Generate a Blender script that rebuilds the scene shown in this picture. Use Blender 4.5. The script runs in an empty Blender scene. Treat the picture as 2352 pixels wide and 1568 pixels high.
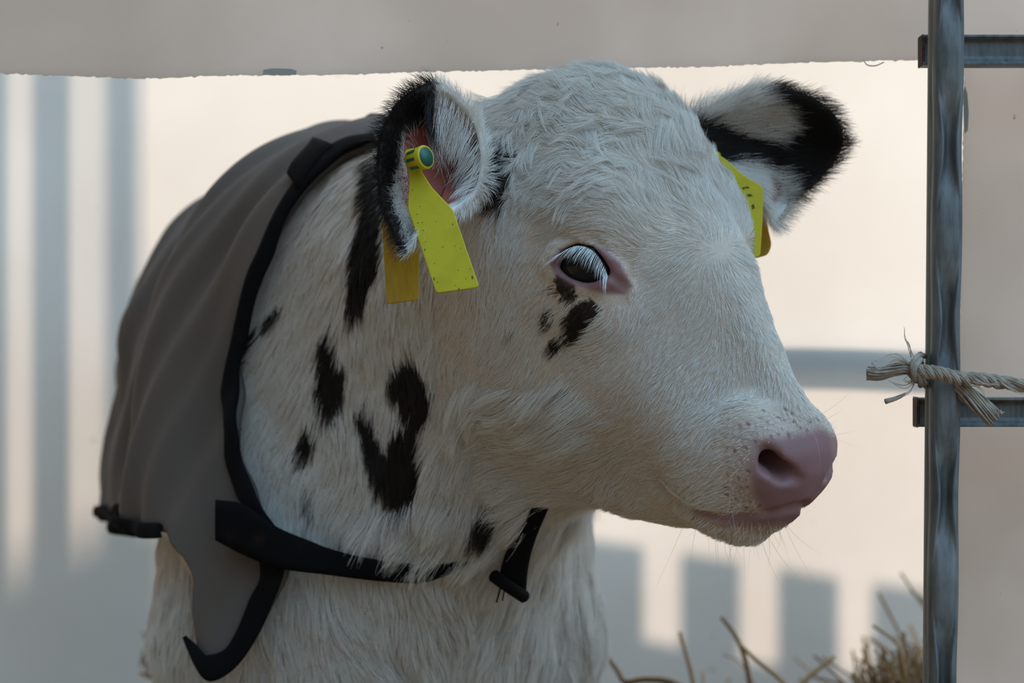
import bpy, bmesh, math, random, time
import numpy as np
from mathutils import Vector, Matrix
from mathutils.bvhtree import BVHTree
from mathutils.kdtree import KDTree

random.seed(4)
RNG = np.random.default_rng(11)
scene = bpy.context.scene
COL = scene.collection
PI = math.pi

# ------------------------------------------------------------------ camera
CAMZ = 0.66
CAMY = -1.5
K = 36.0 / 85.0 / 2352.0
cam_d = bpy.data.cameras.new('camera')
cam_d.lens = 85.0
cam_d.sensor_width = 36.0
cam_d.clip_start = 0.05
cam_d.dof.use_dof = True
cam_d.dof.focus_distance = 1.475
cam_d.dof.aperture_fstop = 7.0
cam = bpy.data.objects.new('camera', cam_d)
cam.location = (0, CAMY, CAMZ)
cam.rotation_euler = (PI / 2, 0, 0)
COL.objects.link(cam)
scene.camera = cam


def P(px, py, Y):
    """World point seen at a photo pixel at depth Y."""
    d = Y - CAMY
    return np.array([(px - 1176) * K * d, Y, CAMZ + (784 - py) * K * d])


def pix(p):
    d = p[..., 1] - CAMY
    return np.stack([p[..., 0] / (K * d) + 1176, 784 - (p[..., 2] - CAMZ) / (K * d)], -1)


# ------------------------------------------------------------------ sky, sun, exposure
scene.view_settings.view_transform = 'Standard'
scene.view_settings.look = 'None'
scene.view_settings.gamma = 1.0
scene.view_settings.exposure = 0.0
scene.view_settings.use_curve_mapping = False
scene.cycles.use_denoising = True

world = bpy.data.worlds.new('sky')
scene.world = world
world.use_nodes = True
nt = world.node_tree
nt.nodes.clear()
wout = nt.nodes.new('ShaderNodeOutputWorld')
wbg = nt.nodes.new('ShaderNodeBackground')
tc = nt.nodes.new('ShaderNodeTexCoord')
dotn = nt.nodes.new('ShaderNodeVectorMath')
dotn.operation = 'DOT_PRODUCT'
SKYDIR = Vector((0.50, -0.30, 0.81)).normalized()      # the open, bright part of the evening sky
dotn.inputs[1].default_value = SKYDIR
ramp = nt.nodes.new('ShaderNodeValToRGB')
mr = nt.nodes.new('ShaderNodeMapRange')
mr.inputs['From Min'].default_value = -1
mr.inputs['From Max'].default_value = 1
nt.links.new(tc.outputs['Generated'], dotn.inputs[0])
nt.links.new(dotn.outputs['Value'], mr.inputs['Value'])
nt.links.new(mr.outputs['Result'], ramp.inputs['Fac'])
dot2 = nt.nodes.new('ShaderNodeVectorMath')              # paler sky on the sun's side, behind the wall
dot2.operation = 'DOT_PRODUCT'
dot2.inputs[1].default_value = Vector((0.1, 0.95, 0.25)).normalized()
nt.links.new(tc.outputs['Generated'], dot2.inputs[0])
mr2 = nt.nodes.new('ShaderNodeMapRange')
mr2.inputs['From Min'].default_value = 0.15
mr2.inputs['From Max'].default_value = 1.0
nt.links.new(dot2.outputs['Value'], mr2.inputs['Value'])
addc = nt.nodes.new('ShaderNodeMix')
addc.data_type = 'RGBA'; addc.blend_type = 'ADD'
addc.inputs[7].default_value = (0.78, 0.84, 0.76, 1)
nt.links.new(mr2.outputs['Result'], addc.inputs[0])
nt.links.new(ramp.outputs['Color'], addc.inputs[6])
nt.links.new(addc.outputs[2], wbg.inputs['Color'])
nt.links.new(wbg.outputs['Background'], wout.inputs['Surface'])
cr = ramp.color_ramp
cr.elements[0].position = 0.30
cr.elements[0].color = (0.13, 0.115, 0.10, 1)
cr.elements[1].position = 1.0
cr.elements[1].color = (1.30, 2.05, 2.75, 1)
e = cr.elements.new(0.60); e.color = (0.115, 0.095, 0.078, 1)
e = cr.elements.new(0.79); e.color = (0.29, 0.42, 0.53, 1)
wbg.inputs['Strength'].default_value = 1.0

SUN_AZ, SUN_EL = math.radians(12), math.radians(30)     # sun stands behind the white wall
sun_d = bpy.data.lights.new('sun', 'SUN')
sun_d.energy = 4.4
sun_d.color = (1.0, 0.80, 0.65)
sun_d.angle = math.radians(4.5)
sun = bpy.data.objects.new('sun', sun_d)
SUNV = Vector((math.sin(SUN_AZ) * math.cos(SUN_EL), math.cos(SUN_AZ) * math.cos(SUN_EL), math.sin(SUN_EL)))  # towards the sun
sun.rotation_euler = SUNV.to_track_quat('Z', 'Y').to_euler()
sun.location = (0.5, 4, 3)
COL.objects.link(sun)


# ------------------------------------------------------------------ helpers
def new_mat(name):
    m = bpy.data.materials.new(name)
    m.use_nodes = True
    n = m.node_tree.nodes
    for x in list(n):
        n.remove(x)
    o = n.new('ShaderNodeOutputMaterial')
    return m, n, m.node_tree.links, o


def principled(name, color, rough=0.5, metal=0.0, spec=0.5, noise=None, bump=None, sub=0.0, attr=None):
    m, n, l, o = new_mat(name)
    b = n.new('ShaderNodeBsdfPrincipled')
    b.inputs['Base Color'].default_value = (*color, 1)
    b.inputs['Roughness'].default_value = rough
    b.inputs['Metallic'].default_value = metal
    b.inputs['Specular IOR Level'].default_value = spec
    if sub:
        b.inputs['Subsurface Weight'].default_value = sub
        b.inputs['Subsurface Radius'].default_value = (0.006, 0.002, 0.001)
        b.inputs['Subsurface Scale'].default_value = 1.0
    l.new(b.outputs[0], o.inputs['Surface'])
    t = n.new('ShaderNodeTexCoord')
    if attr:
        a = n.new('ShaderNodeAttribute')
        a.attribute_name = attr
        l.new(a.outputs['Color'], b.inputs['Base Color'])
    if noise:                                   # (scale, colour2, lo, hi, stretch)
        sc, c2, lo, hi, st = noise
        mp = n.new('ShaderNodeMapping'); mp.inputs['Scale'].default_value = st
        nz = n.new('ShaderNodeTexNoise'); nz.inputs['Scale'].default_value = sc; nz.inputs['Detail'].default_value = 6
        rp = n.new('ShaderNodeValToRGB')
        rp.color_ramp.elements[0].position = lo; rp.color_ramp.elements[0].color = (*color, 1)
        rp.color_ramp.elements[1].position = hi; rp.color_ramp.elements[1].color = (*c2, 1)
        l.new(t.outputs['Object'], mp.inputs['Vector']); l.new(mp.outputs[0], nz.inputs['Vector'])
        l.new(nz.outputs['Fac'], rp.inputs['Fac']); l.new(rp.outputs['Color'], b.inputs['Base Color'])
    if bump:                                    # (scale, strength, distance, stretch)
        sc, s, dd, st = bump
        mp = n.new('ShaderNodeMapping'); mp.inputs['Scale'].default_value = st
        nz = n.new('ShaderNodeTexNoise'); nz.inputs['Scale'].default_value = sc; nz.inputs['Detail'].default_value = 5
        bp = n.new('ShaderNodeBump'); bp.inputs['Strength'].default_value = s; bp.inputs['Distance'].default_value = dd
        l.new(t.outputs['Object'], mp.inputs['Vector']); l.new(mp.outputs[0], nz.inputs['Vector'])
        l.new(nz.outputs['Fac'], bp.inputs['Height']); l.new(bp.outputs[0], b.inputs['Normal'])
    return m


def mesh_obj(name, verts, faces, mat, parent=None, smooth=True):
    me = bpy.data.meshes.new(name)
    me.from_pydata([tuple(map(float, v)) for v in verts], [], [tuple(map(int, f)) for f in faces])
    me.update()
    if smooth:
        me.polygons.foreach_set('use_smooth', [True] * len(me.polygons))
    me.materials.append(mat)
    o = bpy.data.objects.new(name, me)
    COL.objects.link(o)
    if parent is not None:
        o.parent = parent
    return o


def tag(o, label=None, cat=None, group=None, kind=None):
    if label: o['label'] = label
    if cat: o['category'] = cat
    if group: o['group'] = group
    if kind: o['kind'] = kind
    return o


def empty(name, loc, label, cat, group=None):
    o = bpy.data.objects.new(name, None)
    o.empty_display_size = 0.05
    o.location = loc
    COL.objects.link(o)
    tag(o, label, cat, group)
    return o


def child(name, verts, faces, mat, root, smooth=True):
    """verts in world space; the child sits under an unrotated root."""
    L = np.array(root.location)
    p = root.parent
    while p is not None:
        L = L + np.array(p.location)
        p = p.parent
    return mesh_obj(name, np.asarray(verts) - L, faces, mat, root, smooth)


def catmull(pts, n):
    """n samples per span through the points."""
    pts = np.asarray(pts, float)
    q = np.vstack([2 * pts[0] - pts[1], pts, 2 * pts[-1] - pts[-2]])
    out = []
    for i in range(len(pts) - 1):
        p0, p1, p2, p3 = q[i:i + 4]
        for k in range(n):
            t = k / n
            out.append(0.5 * (2 * p1 + (p2 - p0) * t + (2 * p0 - 5 * p1 + 4 * p2 - p3) * t * t + (3 * p1 - p0 - 3 * p2 + p3) * t ** 3))
    out.append(pts[-1])
    return np.array(out)


def tube(pts, rad, n=10, cap=True):
    """swept tube: verts, faces. rad scalar or per-point."""
    pts = np.asarray(pts, float)
    rad = np.broadcast_to(rad, (len(pts),))
    T = np.gradient(pts, axis=0)
    T /= np.linalg.norm(T, axis=1)[:, None] + 1e-12
    N = np.cross(T[0], [0.3, 0.2, 0.93]); N /= np.linalg.norm(N)
    V, F = [], []
    for i, (p, t, r) in enumerate(zip(pts, T, rad)):
        N = N - t * np.dot(N, t); N /= np.linalg.norm(N)
        B = np.cross(t, N)
        for k in range(n):
            a = 2 * PI * k / n
            V.append(p + r * (math.cos(a) * N + math.sin(a) * B))
    for i in range(len(pts) - 1):
        for k in range(n):
            a, b = i * n + k, i * n + (k + 1) % n
            F.append((a, b, b + n, a + n))
    if cap:
        F.append(tuple(range(n))[::-1]); F.append(tuple((len(pts) - 1) * n + k for k in range(n)))
    return V, F


def box(x0, x1, y0, y1, z0, z1):
    V = [(x, y, z) for x in (x0, x1) for y in (y0, y1) for z in (z0, z1)]
    F = [(0, 1, 3, 2), (4, 6, 7, 5), (0, 4, 5, 1), (2, 3, 7, 6), (0, 2, 6, 4), (1, 5, 7, 3)]
    return V, F


def merge(*vf):
    V, F = [], []
    for v, f in vf:
        n = len(V)
        V += [tuple(x) for x in v]
        F += [tuple(i + n for i in q) for q in f]
    return V, F


def bevel(o, w, seg=2):
    m = o.modifiers.new('bevel', 'BEVEL'); m.width = w; m.segments = seg; m.limit_method = 'ANGLE'
    return o


def sstep(a, b, x):
    t = np.clip((x - a) / (b - a), 0, 1)
    return t * t * (3 - 2 * t)


# smooth value noise on points (sum of sines, cheap and repeatable)
def wob(p, freq, seed):
    r = np.random.default_rng(seed)
    s = 0
    for _ in range(5):
        d = r.normal(size=3); d /= np.linalg.norm(d)
        s = s + np.sin((p @ d) * freq * r.uniform(0.6, 1.5) + r.uniform(0, 6.28))
    return s / 2.2


# ================================================================== THE CALF
# head frame: f along the nose, u out of the forehead, r towards the calf's right cheek (the one in view)
TH, PT = math.radians(48), math.radians(51)
HF = np.array([math.sin(TH) * math.cos(PT), -math.cos(TH) * math.cos(PT), -math.sin(PT)])
HU = np.array([math.sin(TH) * math.sin(PT), -math.cos(TH) * math.sin(PT), math.cos(PT)])
HR = np.cross(HF, HU)          # (-cos, -sin, 0)
HO = P(1640, 560, 0.0)
if HR[0] > 0: HR = -HR


def H(f, u, r=0.0):
    return HO + HF * f + HU * u + HR * r


def to_head(x, y, z):
    dx, dy, dz = x - HO[0], y - HO[1], z - HO[2]
    return (dx * HF[0] + dy * HF[1] + dz * HF[2], dx * HU[0] + dy * HU[1] + dz * HU[2], dx * HR[0] + dy * HR[1] + dz * HR[2])


def headpix(px, py, r, it=6):
    """head coords of a pixel, given its lateral offset r."""
    Y = 0.0
    for _ in range(it):
        p = P(px, py, Y)
        f, u, rr = to_head(*p)
        Y += (r - rr) * (1 / HR[1]) * 0.7
    return f, u, rr


# profile tables of the skull ---------------------------------------------------
FS = np.array([-.168, -.154, -.134, -.100, -.060, -.020, .020, .060, .095, .122, .137, .149, .158, .164])
UT = np.array([-.058, -.026, -.006,  .006,  .013,  .013, .009,  .000, -.007, -.010, -.012, -.019, -.030, -.044])
UB = np.array([-.075, -.100, -.130, -.165, -.194, -.203, -.198, -.181, -.157, -.129, -.108, -.100, -.090, -.074])
WM = np.array([ .020,  .048,  .064,  .075,  .078,  .074,  .064,  .051,  .043,  .040,  .039,  .034,  .024,  .010])
WT = np.array([ .70,   .74,   .76,   .78,   .78,   .78,   .72,   .58,   .50,   .56,   .66,   .72,   .75,   .8])
WB = np.array([ .80,   .75,   .75,   .74,   .72,   .66,   .62,   .62,   .64,   .68,   .70,   .75,   .8,   .8])


def rcone(a, b, r1, r2):
    a = np.asarray(a, float); b = np.asarray(b, float)
    ab = b - a; L2 = ab @ ab

    def f(x, y, z):
        px, py, pz = x - a[0], y - a[1], z - a[2]
        t = np.clip((px * ab[0] + py * ab[1] + pz * ab[2]) / L2, 0, 1)
        return np.sqrt((px - t * ab[0]) ** 2 + (py - t * ab[1]) ** 2 + (pz - t * ab[2]) ** 2) - (r1 + (r2 - r1) * t)
    R = max(r1, r2)
    return f, np.minimum(a, b) - R, np.maximum(a, b) + R


def ellip(c, R, axes=None):
    c = np.asarray(c, float)
    A = np.eye(3) if axes is None else np.asarray(axes, float)

    def f(x, y, z):
        dx, dy, dz = x - c[0], y - c[1], z - c[2]
        q = [(dx * A[i, 0] + dy * A[i, 1] + dz * A[i, 2]) for i in range(3)]
        k0 = np.sqrt(sum((q[i] / R[i]) ** 2 for i in range(3))) + 1e-9
        k1 = np.sqrt(sum((q[i] / R[i] ** 2) ** 2 for i in range(3))) + 1e-9
        return k0 * (k0 - 1) / k1
    m = max(R)
    return f, c - m, c + m


def skull():
    def f(x, y, z):
        F, U, Rr = to_head(x, y, z)
        ut = np.interp(F, FS, UT); ub = np.interp(F, FS, UB); wm = np.interp(F, FS, WM)
        wt = np.interp(F, FS, WT); wb = np.interp(F, FS, WB)
        uc = (ut + ub) / 2; h = (ut - ub) / 2
        v = np.clip((U - uc) / h, -1.3, 1.3)
        w = wm * np.where(v > 0.15, 1 - (1 - wt) * sstep(0.15, 1.0, v), 1 - (1 - wb) * sstep(0.15, 1.0, -v + 0.3))
        q = (np.abs((U - uc) / h) ** 2.6 + np.abs(Rr / w) ** 2.6 + 1e-9) ** (1 / 2.6)
        d = (q - 1) * np.minimum(h, w) * 0.9
        end = np.maximum(F - 0.163, -0.170 - F)
        return np.maximum(d, end)
    pts = np.array([H(a, b, c) for a in (-.18, .18) for b in (-.18, .02) for c in (-.08, .08)])
    return f, pts.min(0), pts.max(0)


HA = np.array([HF, HU, HR])


def hell(f, u, r, R, rot=0.0, tilt=0.0):
    """ellipsoid given in head axes; rot turns f/u, tilt turns f/r (mirrored with r)"""
    c, s = math.cos(rot), math.sin(rot)
    a0 = HF * c + HU * s; a1 = -HF * s + HU * c; a2 = HR.copy()
    c, s = math.cos(tilt), math.sin(tilt)
    b0 = a0 * c + a2 * s; b2 = -a0 * s + a2 * c
    return ellip(H(f, u, r), R, [b0, a1, b2])


# body frame
C0 = np.array([-0.092, 0.25, 0.0])
BB = np.array([-0.245, 0.965, 0.0]); BB /= np.linalg.norm(BB)
SS = np.array([-BB[1], BB[0], 0.0])     # the calf's right (camera left)
SS = SS if SS[0] < 0 else -SS


def W(s, t, z):
    return C0 + BB * s + SS * t + np.array([0, 0, z])


BA = np.array([BB, SS, [0, 0, 1.0]])
PRIMS = []          # (kind, k, (f, lo, hi))


def add(p, k=0.03): PRIMS.append(('u', k, p))
def sub(p, k=0.006): PRIMS.append(('s', k, p))


def torso_prims():
    L = []
    L.append((0.05, ellip(W(.11, 0, .60), (.17, .148, .185), BA)))
    L.append((0.05, ellip(W(.36, 0, .640), (.32, .138, .158), BA)))
    L.append((0.05, ellip(W(.64, 0, .63), (.16, .11, .155), BA)))
    L.append((0.05, ellip(W(.14, 0, .705), (.15, .07, .100), BA)))
    L.append((0.04, ellip(W(-.01, -.004, .49), (.085, .110, .16), BA)))
    for s in (-1, 1):
        L.append((0.04, ellip(W(.06, s * .105 - .008 * (s > 0), .51), (.09, .060 - .005 * (s > 0), .17), BA)))
    return L


for k, p in torso_prims(): add(p, k)
for s in (-1, 1):
    add(rcone(W(.05, s * .115 - .016 * (s > 0), .44), W(.07, s * .102, .31), .060, .036), .03)
    add(rcone(W(.07, s * .095, .31), W(.05, s * .093, .25), .036, .031), .02)
    add(rcone(W(.05, s * .093, .25), W(.055, s * .093, .10), .029, .019), .015)
    add(rcone(W(.055, s * .093, .10), W(.04, s * .093, .05), .023, .022), .015)
    add(rcone(W(.035, s * .093, .045), W(.025, s * .093, .02), .024, .028), .006)
    hs = s * .055 - .018
    add(rcone(W(.66, hs, .60), W(.58, hs, .38), .075, .044), .04)
    add(rcone(W(.58, hs, .38), W(.72, hs, .26), .044, .026), .02)
    add(rcone(W(.72, hs, .26), W(.69, hs, .08), .026, .019), .012)
    add(rcone(W(.69, hs, .08), W(.67, hs, .04), .023, .024), .01)
    add(rcone(W(.67, hs, .035), W(.655, hs, .02), .024, .028), .006)
# neck and throat
add(rcone(W(.07, 0, .68), H(-.085, -.085), .125, .082), .05)
add(rcone(W(.05, 0, .58), H(-.05, -.13), .115, .055), .05)
add(rcone(W(.00, -.01, .50), H(-.01, -.155), .095, .045), .05)
# head
add(skull(), .035)
add(hell(-.098, -.034, 0, (.057, .049, .058)), .03)                    # dome of the poll
for s in (-1, 1):
    add(hell(-.040, -.026, s * .056, (.036, .026, .022), rot=-.1), .025)   # brow
    add(hell(-.010, -.060, s * .060, (.030, .024, .018)), .02)             # bulge round the eye
    add(hell(-.010, -.125, s * .045, (.055, .045, .022), rot=-.3), .03)    # cheek
    add(hell(.126, -.044, s * .026, (.028, .025, .018)), .015)             # nostril wing
    add(hell(.118, -.075, s * .026, (.036, .024, .018), rot=-.35), .015)   # upper lip pad
add(hell(.133, -.050, 0, (.027, .034, .028)), .012)
add(hell(.146, -.066, 0, (.016, .020, .024)), .012)                    # nose pad
add(hell(.123, -.101, 0, (.043, .014, .027), rot=.36), .008)           # chin

def smin(a, b, k):
    h = np.maximum(k - np.abs(a - b), 0) / k
    return np.minimum(a, b) - h * h * k * 0.25


def smax(a, b, k):
    h = np.maximum(k - np.abs(a - b), 0) / k
    return np.maximum(a, b) + h * h * k * 0.25



def sd_points(p, prims=None):
    """signed distance of the (uncarved) animal at points"""
    p = np.asarray(p, float)
    v = np.full(p.shape[:-1], 0.08)
    for kind, k, (f, lo, hi) in (prims or PRIMS):
        if kind == 'u':
            v = smin(v, f(p[..., 0], p[..., 1], p[..., 2]), k)
    return v


def surf_px(px, py, prims=None, y0=-0.5, off=0.0):
    """first surface point met from the camera through a photo pixel"""
    o = np.array([0, CAMY, CAMZ]); d = P(px, py, 0.0) - o; d /= np.linalg.norm(d)
    t = y0 - CAMY
    for _ in range(90):
        s_ = float(sd_points(o + d * t, prims)) - off
        if s_ < 2e-4: break
        t += s_ * 0.7
        if t > 3.5: return None
    return o + d * t


# carved features and lids
def smin(a, b, k):
    h = np.maximum(k - np.abs(a - b), 0) / k
    return np.minimum(a, b) - h * h * k * 0.25


def smax(a, b, k):
    h = np.maximum(k - np.abs(a - b), 0) / k
    return np.maximum(a, b) + h * h * k * 0.25



def sd_points(p, prims=None):
    """signed distance of the (uncarved) animal at points"""
    p = np.asarray(p, float)
    v = np.full(p.shape[:-1], 0.08)
    for kind, k, (f, lo, hi) in (prims or PRIMS):
        if kind == 'u':
            v = smin(v, f(p[..., 0], p[..., 1], p[..., 2]), k)
    return v


def surf_px(px, py, prims=None, y0=-0.5, off=0.0):
    """first surface point met from the camera through a photo pixel"""
    o = np.array([0, CAMY, CAMZ]); d = P(px, py, 0.0) - o; d /= np.linalg.norm(d)
    t = y0 - CAMY
    for _ in range(90):
        s_ = float(sd_points(o + d * t, prims)) - off
        if s_ < 2e-4: break
        t += s_ * 0.7
        if t > 3.5: return None
    return o + d * t


# carved features
EYE = [H(*headpix(1350, 609, .058))]
ef, eu, er = to_head(*EYE[0])
EYE.append(H(ef, eu, -er))
EYER = 0.0190
for i, s in enumerate((1, -1)):
    c = EYE[i]
    ax = HR * s * .90 + HU * .30 + HF * .05; ax /= np.linalg.norm(ax)
    lng = HF * .80 + HU * .60; lng -= ax * (lng @ ax); lng /= np.linalg.norm(lng)     # along the lids
    up = np.cross(ax, lng); up = up if up[2] > 0 else -up
    sub(ellip(c + ax * .018, (.0185, .0130, .016), [lng, up, ax]), .006)
    if i == 0: EAX, ELNG, EUP = ax, lng, up
def surf_mid(u):
    """head f of the skin on the midline at height u"""
    t = .20
    for _ in range(60):
        t -= float(sd_points(H(t, u, 0))) * .7
    return t


def on_skin(L, inset=0.0):
    out = []
    for q in L:
        p = surf_px(*q)
        d = p - np.array([0, CAMY, CAMZ]); d /= np.linalg.norm(d)
        out.append(to_head(*(p + d * inset)))
    return out


SP = surf_px(1339, 604)
g = np.array([float(sd_points(SP + e_ * .004) - sd_points(SP - e_ * .004)) for e_ in np.eye(3)])
EAX = g / np.linalg.norm(g)
ELNG = P(1440, 640, 0) - P(1339, 604, 0); ELNG -= EAX * (ELNG @ EAX); ELNG /= np.linalg.norm(ELNG)
EUP = np.cross(EAX, ELNG); EUP = EUP if EUP[2] > 0 else -EUP
EYER = 0.0215
EYC = SP - EAX * .0195


def mirror(p):
    f, u, r = to_head(*p)
    return H(f, u, -r)


def mirvec(v):
    return v - 2 * HR * (v @ HR)


EYE = [EYC, mirror(EYC)]


def vesica(c, ax, lng, up, a, b, depth):
    R = (a * a + b * b) / (2 * b); h = R - b

    def f(x, y, z):
        dx, dy, dz = x - c[0], y - c[1], z - c[2]
        L = dx * lng[0] + dy * lng[1] + dz * lng[2]
        U = dx * up[0] + dy * up[1] + dz * up[2]
        A = dx * ax[0] + dy * ax[1] + dz * ax[2]
        v = np.maximum(np.sqrt(L * L + (U - h) ** 2) - R, np.sqrt(L * L + (U + h) ** 2) - R)
        return np.maximum(v, np.abs(A) - depth)
    return f, c - .03, c + .03


def ridge(L, r, kind, k, inset):
    q = on_skin(L, inset)
    for s in (-1, 1):
        for a, b in zip(q[:-1], q[1:]):
            p = rcone(H(a[0], a[1], s * a[2]), H(b[0], b[1], s * b[2]), r, r)
            (add if kind == 'u' else sub)(p, k)


ridge([(1262, 606), (1284, 580), (1335, 566), (1388, 580), (1418, 618)], .0045, 'u', .007, .0015)       # upper lid
ridge([(1280, 632), (1325, 655), (1375, 656), (1415, 640), (1440, 662)], .0030, 'u', .006, .0015)      # lower lid
for i, s in enumerate((1, -1)):
    m_ = (lambda v: v) if s > 0 else mirvec
    c_ = SP if s > 0 else mirror(SP)
    sub(vesica(c_, m_(EAX), m_(ELNG), m_(EUP), .0170, .0110, .016), .004)
ridge([(1268, 570), (1312, 548), (1368, 550), (1412, 582)], .0018, 's', .004, -.0005)                   # fold over the lid
ridge([(1405, 632), (1428, 652), (1440, 662)], .0020, 's', .004, -.0002)                                # inner corner
ML = [to_head(*surf_px(*q)) for q in [(1520, 1116), (1560, 1152), (1600, 1173), (1650, 1186), (1710, 1188), (1765, 1180), (1815, 1168)]]
ML.append((surf_mid(ML[-1][1] + .002), ML[-1][1] + .002, 0.0))
NS = [to_head(*surf_px(*q)) for q in [(1758, 1035), (1772, 1066), (1800, 1088), (1835, 1102)]]
for s in (-1, 1):
    for a, b in zip(ML[:-1], ML[1:]):
        sub(rcone(H(a[0], a[1], s * a[2]), H(b[0], b[1], s * b[2]), .0026, .0026), .004)
    q = [H(a[0], a[1], s * a[2]) for a in NS]
    for a, b, r1, r2 in zip(q[:-1], q[1:], (.0040, .0062, .0052), (.0062, .0052, .0026)):
        sub(rcone(a, b, r1, r2), .004)
    inner = H(NS[1][0] - .024, NS[1][1] - .012, s * (NS[1][2] - .018))
    sub(rcone(q[1], inner, .0062, .0045), .004)
    sub(rcone(q[2], inner, .0052, .0045), .004)
    sub(rcone(q[2] * .6 + q[3] * .4, inner, .0042, .0045), .004)


def axis_pts(a0, a1, b0, b1, fine, coarse):
    """coordinates from a0 to a1, fine between b0 and b1"""
    L = []
    n1 = max(1, int(round((b0 - a0) / coarse))); n2 = int(round((b1 - b0) / fine)); n3 = max(1, int(round((a1 - b1) / coarse)))
    L += list(np.linspace(a0, b0, n1, endpoint=False)); L += list(np.linspace(b0, b1, n2, endpoint=False)); L += list(np.linspace(b1, a1, n3 + 1))
    return np.array(L, np.float32)


def surface_net(prims, ax):
    X, Y, Z = ax
    F = np.full((len(X), len(Y), len(Z)), 0.08, np.float32)
    for kind, k, (f, lo, hi) in prims:
        pad = 0.045 if kind == 'u' else k
        sl = []
        for d in range(3):
            i0 = np.searchsorted(ax[d], lo[d] - pad); i1 = np.searchsorted(ax[d], hi[d] + pad)
            sl.append(slice(max(i0 - 1, 0), i1 + 1))
        x, y, z = X[sl[0]][:, None, None], Y[sl[1]][None, :, None], Z[sl[2]][None, None, :]
        if 0 in (x.size, y.size, z.size): continue
        v = f(x, y, z)
        blk = F[sl[0], sl[1], sl[2]]
        F[sl[0], sl[1], sl[2]] = smin(blk, v, k) if kind == 'u' else smax(blk, -v, k)
    I = F < 0
    cnt = np.zeros((len(X) - 1, len(Y) - 1, len(Z) - 1), np.uint8)
    cs = [(i, j, k) for i in (0, 1) for j in (0, 1) for k in (0, 1)]
    nx, ny, nz = cnt.shape
    for i, j, k in cs:
        cnt += I[i:i + nx, j:j + ny, k:k + nz]
    act = np.argwhere((cnt > 0) & (cnt < 8))
    idx = np.full(cnt.shape, -1, np.int32)
    idx[act[:, 0], act[:, 1], act[:, 2]] = np.arange(len(act))
    S = np.zeros((len(act), 3)); C = np.zeros(len(act))
    val = {c: F[act[:, 0] + c[0], act[:, 1] + c[1], act[:, 2] + c[2]] for c in cs}
    pos = {c: np.stack([X[act[:, 0] + c[0]], Y[act[:, 1] + c[1]], Z[act[:, 2] + c[2]]], 1) for c in cs}
    for a in cs:
        for d in range(3):
            if a[d] == 0:
                b = list(a); b[d] = 1; b = tuple(b)
                m = (val[a] < 0) != (val[b] < 0)
                t = (val[a][m] / (val[a][m] - val[b][m]))[:, None]
                S[m] += pos[a][m] * (1 - t) + pos[b][m] * t
                C[m] += 1
    V = S / C[:, None]
    Q = []
    for d in range(3):
        o1, o2 = [(1, 2), (2, 0), (0, 1)][d]
        sa = [slice(None)] * 3; sb = [slice(None)] * 3
        sa[d] = slice(0, -1); sb[d] = slice(1, None)
        A = I[tuple(sa)]; B = I[tuple(sb)]
        e = np.argwhere(A != B)
        e = e[(e[:, o1] > 0) & (e[:, o2] > 0) & (e[:, o1] < I.shape[o1] - 1) & (e[:, o2] < I.shape[o2] - 1)]
        q = []
        for s1, s2 in ((1, 1), (0, 1), (0, 0), (1, 0)):
            c = e.copy(); c[:, o1] -= s1; c[:, o2] -= s2
            q.append(idx[c[:, 0], c[:, 1], c[:, 2]])
        q = np.stack(q, 1)
        fl = ~A[e[:, 0], e[:, 1], e[:, 2]]
        q[fl] = q[fl][:, ::-1]
        Q.append(q)
    Q = np.vstack(Q)
    return V, Q[(Q >= 0).all(1)]


t0 = time.time()
FINE = 0.0020
AX = (axis_pts(-.42, .30, -.12, .215, FINE, .006), axis_pts(-.20, 1.15, -.165, .13, FINE, .0065), axis_pts(-.01, .90, .44, .865, FINE, .006))
BV, BF = surface_net(PRIMS, AX)
print('NET', len(BV), len(BF), time.time() - t0)

# ---- ears: thick cups joined into the body mesh
def ear_surface(center, rim, depth, n_t=14, m=8, thick=.0045, roll=0.0):
    """center (px,py,Y), rim list of (px,py,Y) closed round; a cup whose hollow faces the viewer's side"""
    c = P(*center)
    R = np.array([P(*q) for q in rim])
    Rc = catmull(np.vstack([R[-1], R, R[0], R[1]]), m)[m:-m - 0 if False else None]
    Rc = Rc[: m * len(R)]
    n = len(Rc)
    ndir = np.array([0.25, 1, 0.05]); ndir /= np.linalg.norm(ndir)
    Vi = [c + ndir * depth]
    Vo = [c + ndir * (depth + thick * 1.3)]
    for i in range(1, n_t + 1):
        t = i / n_t
        for p in Rc:
            q = c + (p - c) * (t + roll * math.sin(PI * t)) + ndir * depth * (1 - t ** 2.6)
            Vi.append(q)
            out = (p - c); out /= np.linalg.norm(out)
            Vo.append(q + (ndir * (1 - t ** 3) + out * t ** 3) * thick)
    F = []
    def id_(i, k, o): return o + (0 if i == 0 else 1 + (i - 1) * n + k % n)
    no = len(Vi)
    for i in range(n_t):
        for k in range(n):
            if i == 0:
                F.append((id_(0, 0, 0), id_(1, k + 1, 0), id_(1, k, 0), id_(1, k, 0)))
                F.append((id_(0, 0, no), id_(1, k, no), id_(1, k + 1, no), id_(1, k + 1, no)))
            else:
                F.append((id_(i, k, 0), id_(i, k + 1, 0), id_(i + 1, k + 1, 0), id_(i + 1, k, 0)))
                F.append((id_(i, k, no), id_(i + 1, k, no), id_(i + 1, k + 1, no), id_(i, k + 1, no)))
    for k in range(n):
        F.append((id_(n_t, k, 0), id_(n_t, k + 1, 0), id_(n_t, k + 1, no), id_(n_t, k, no)))
    return np.array(Vi + Vo), F, no


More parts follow.
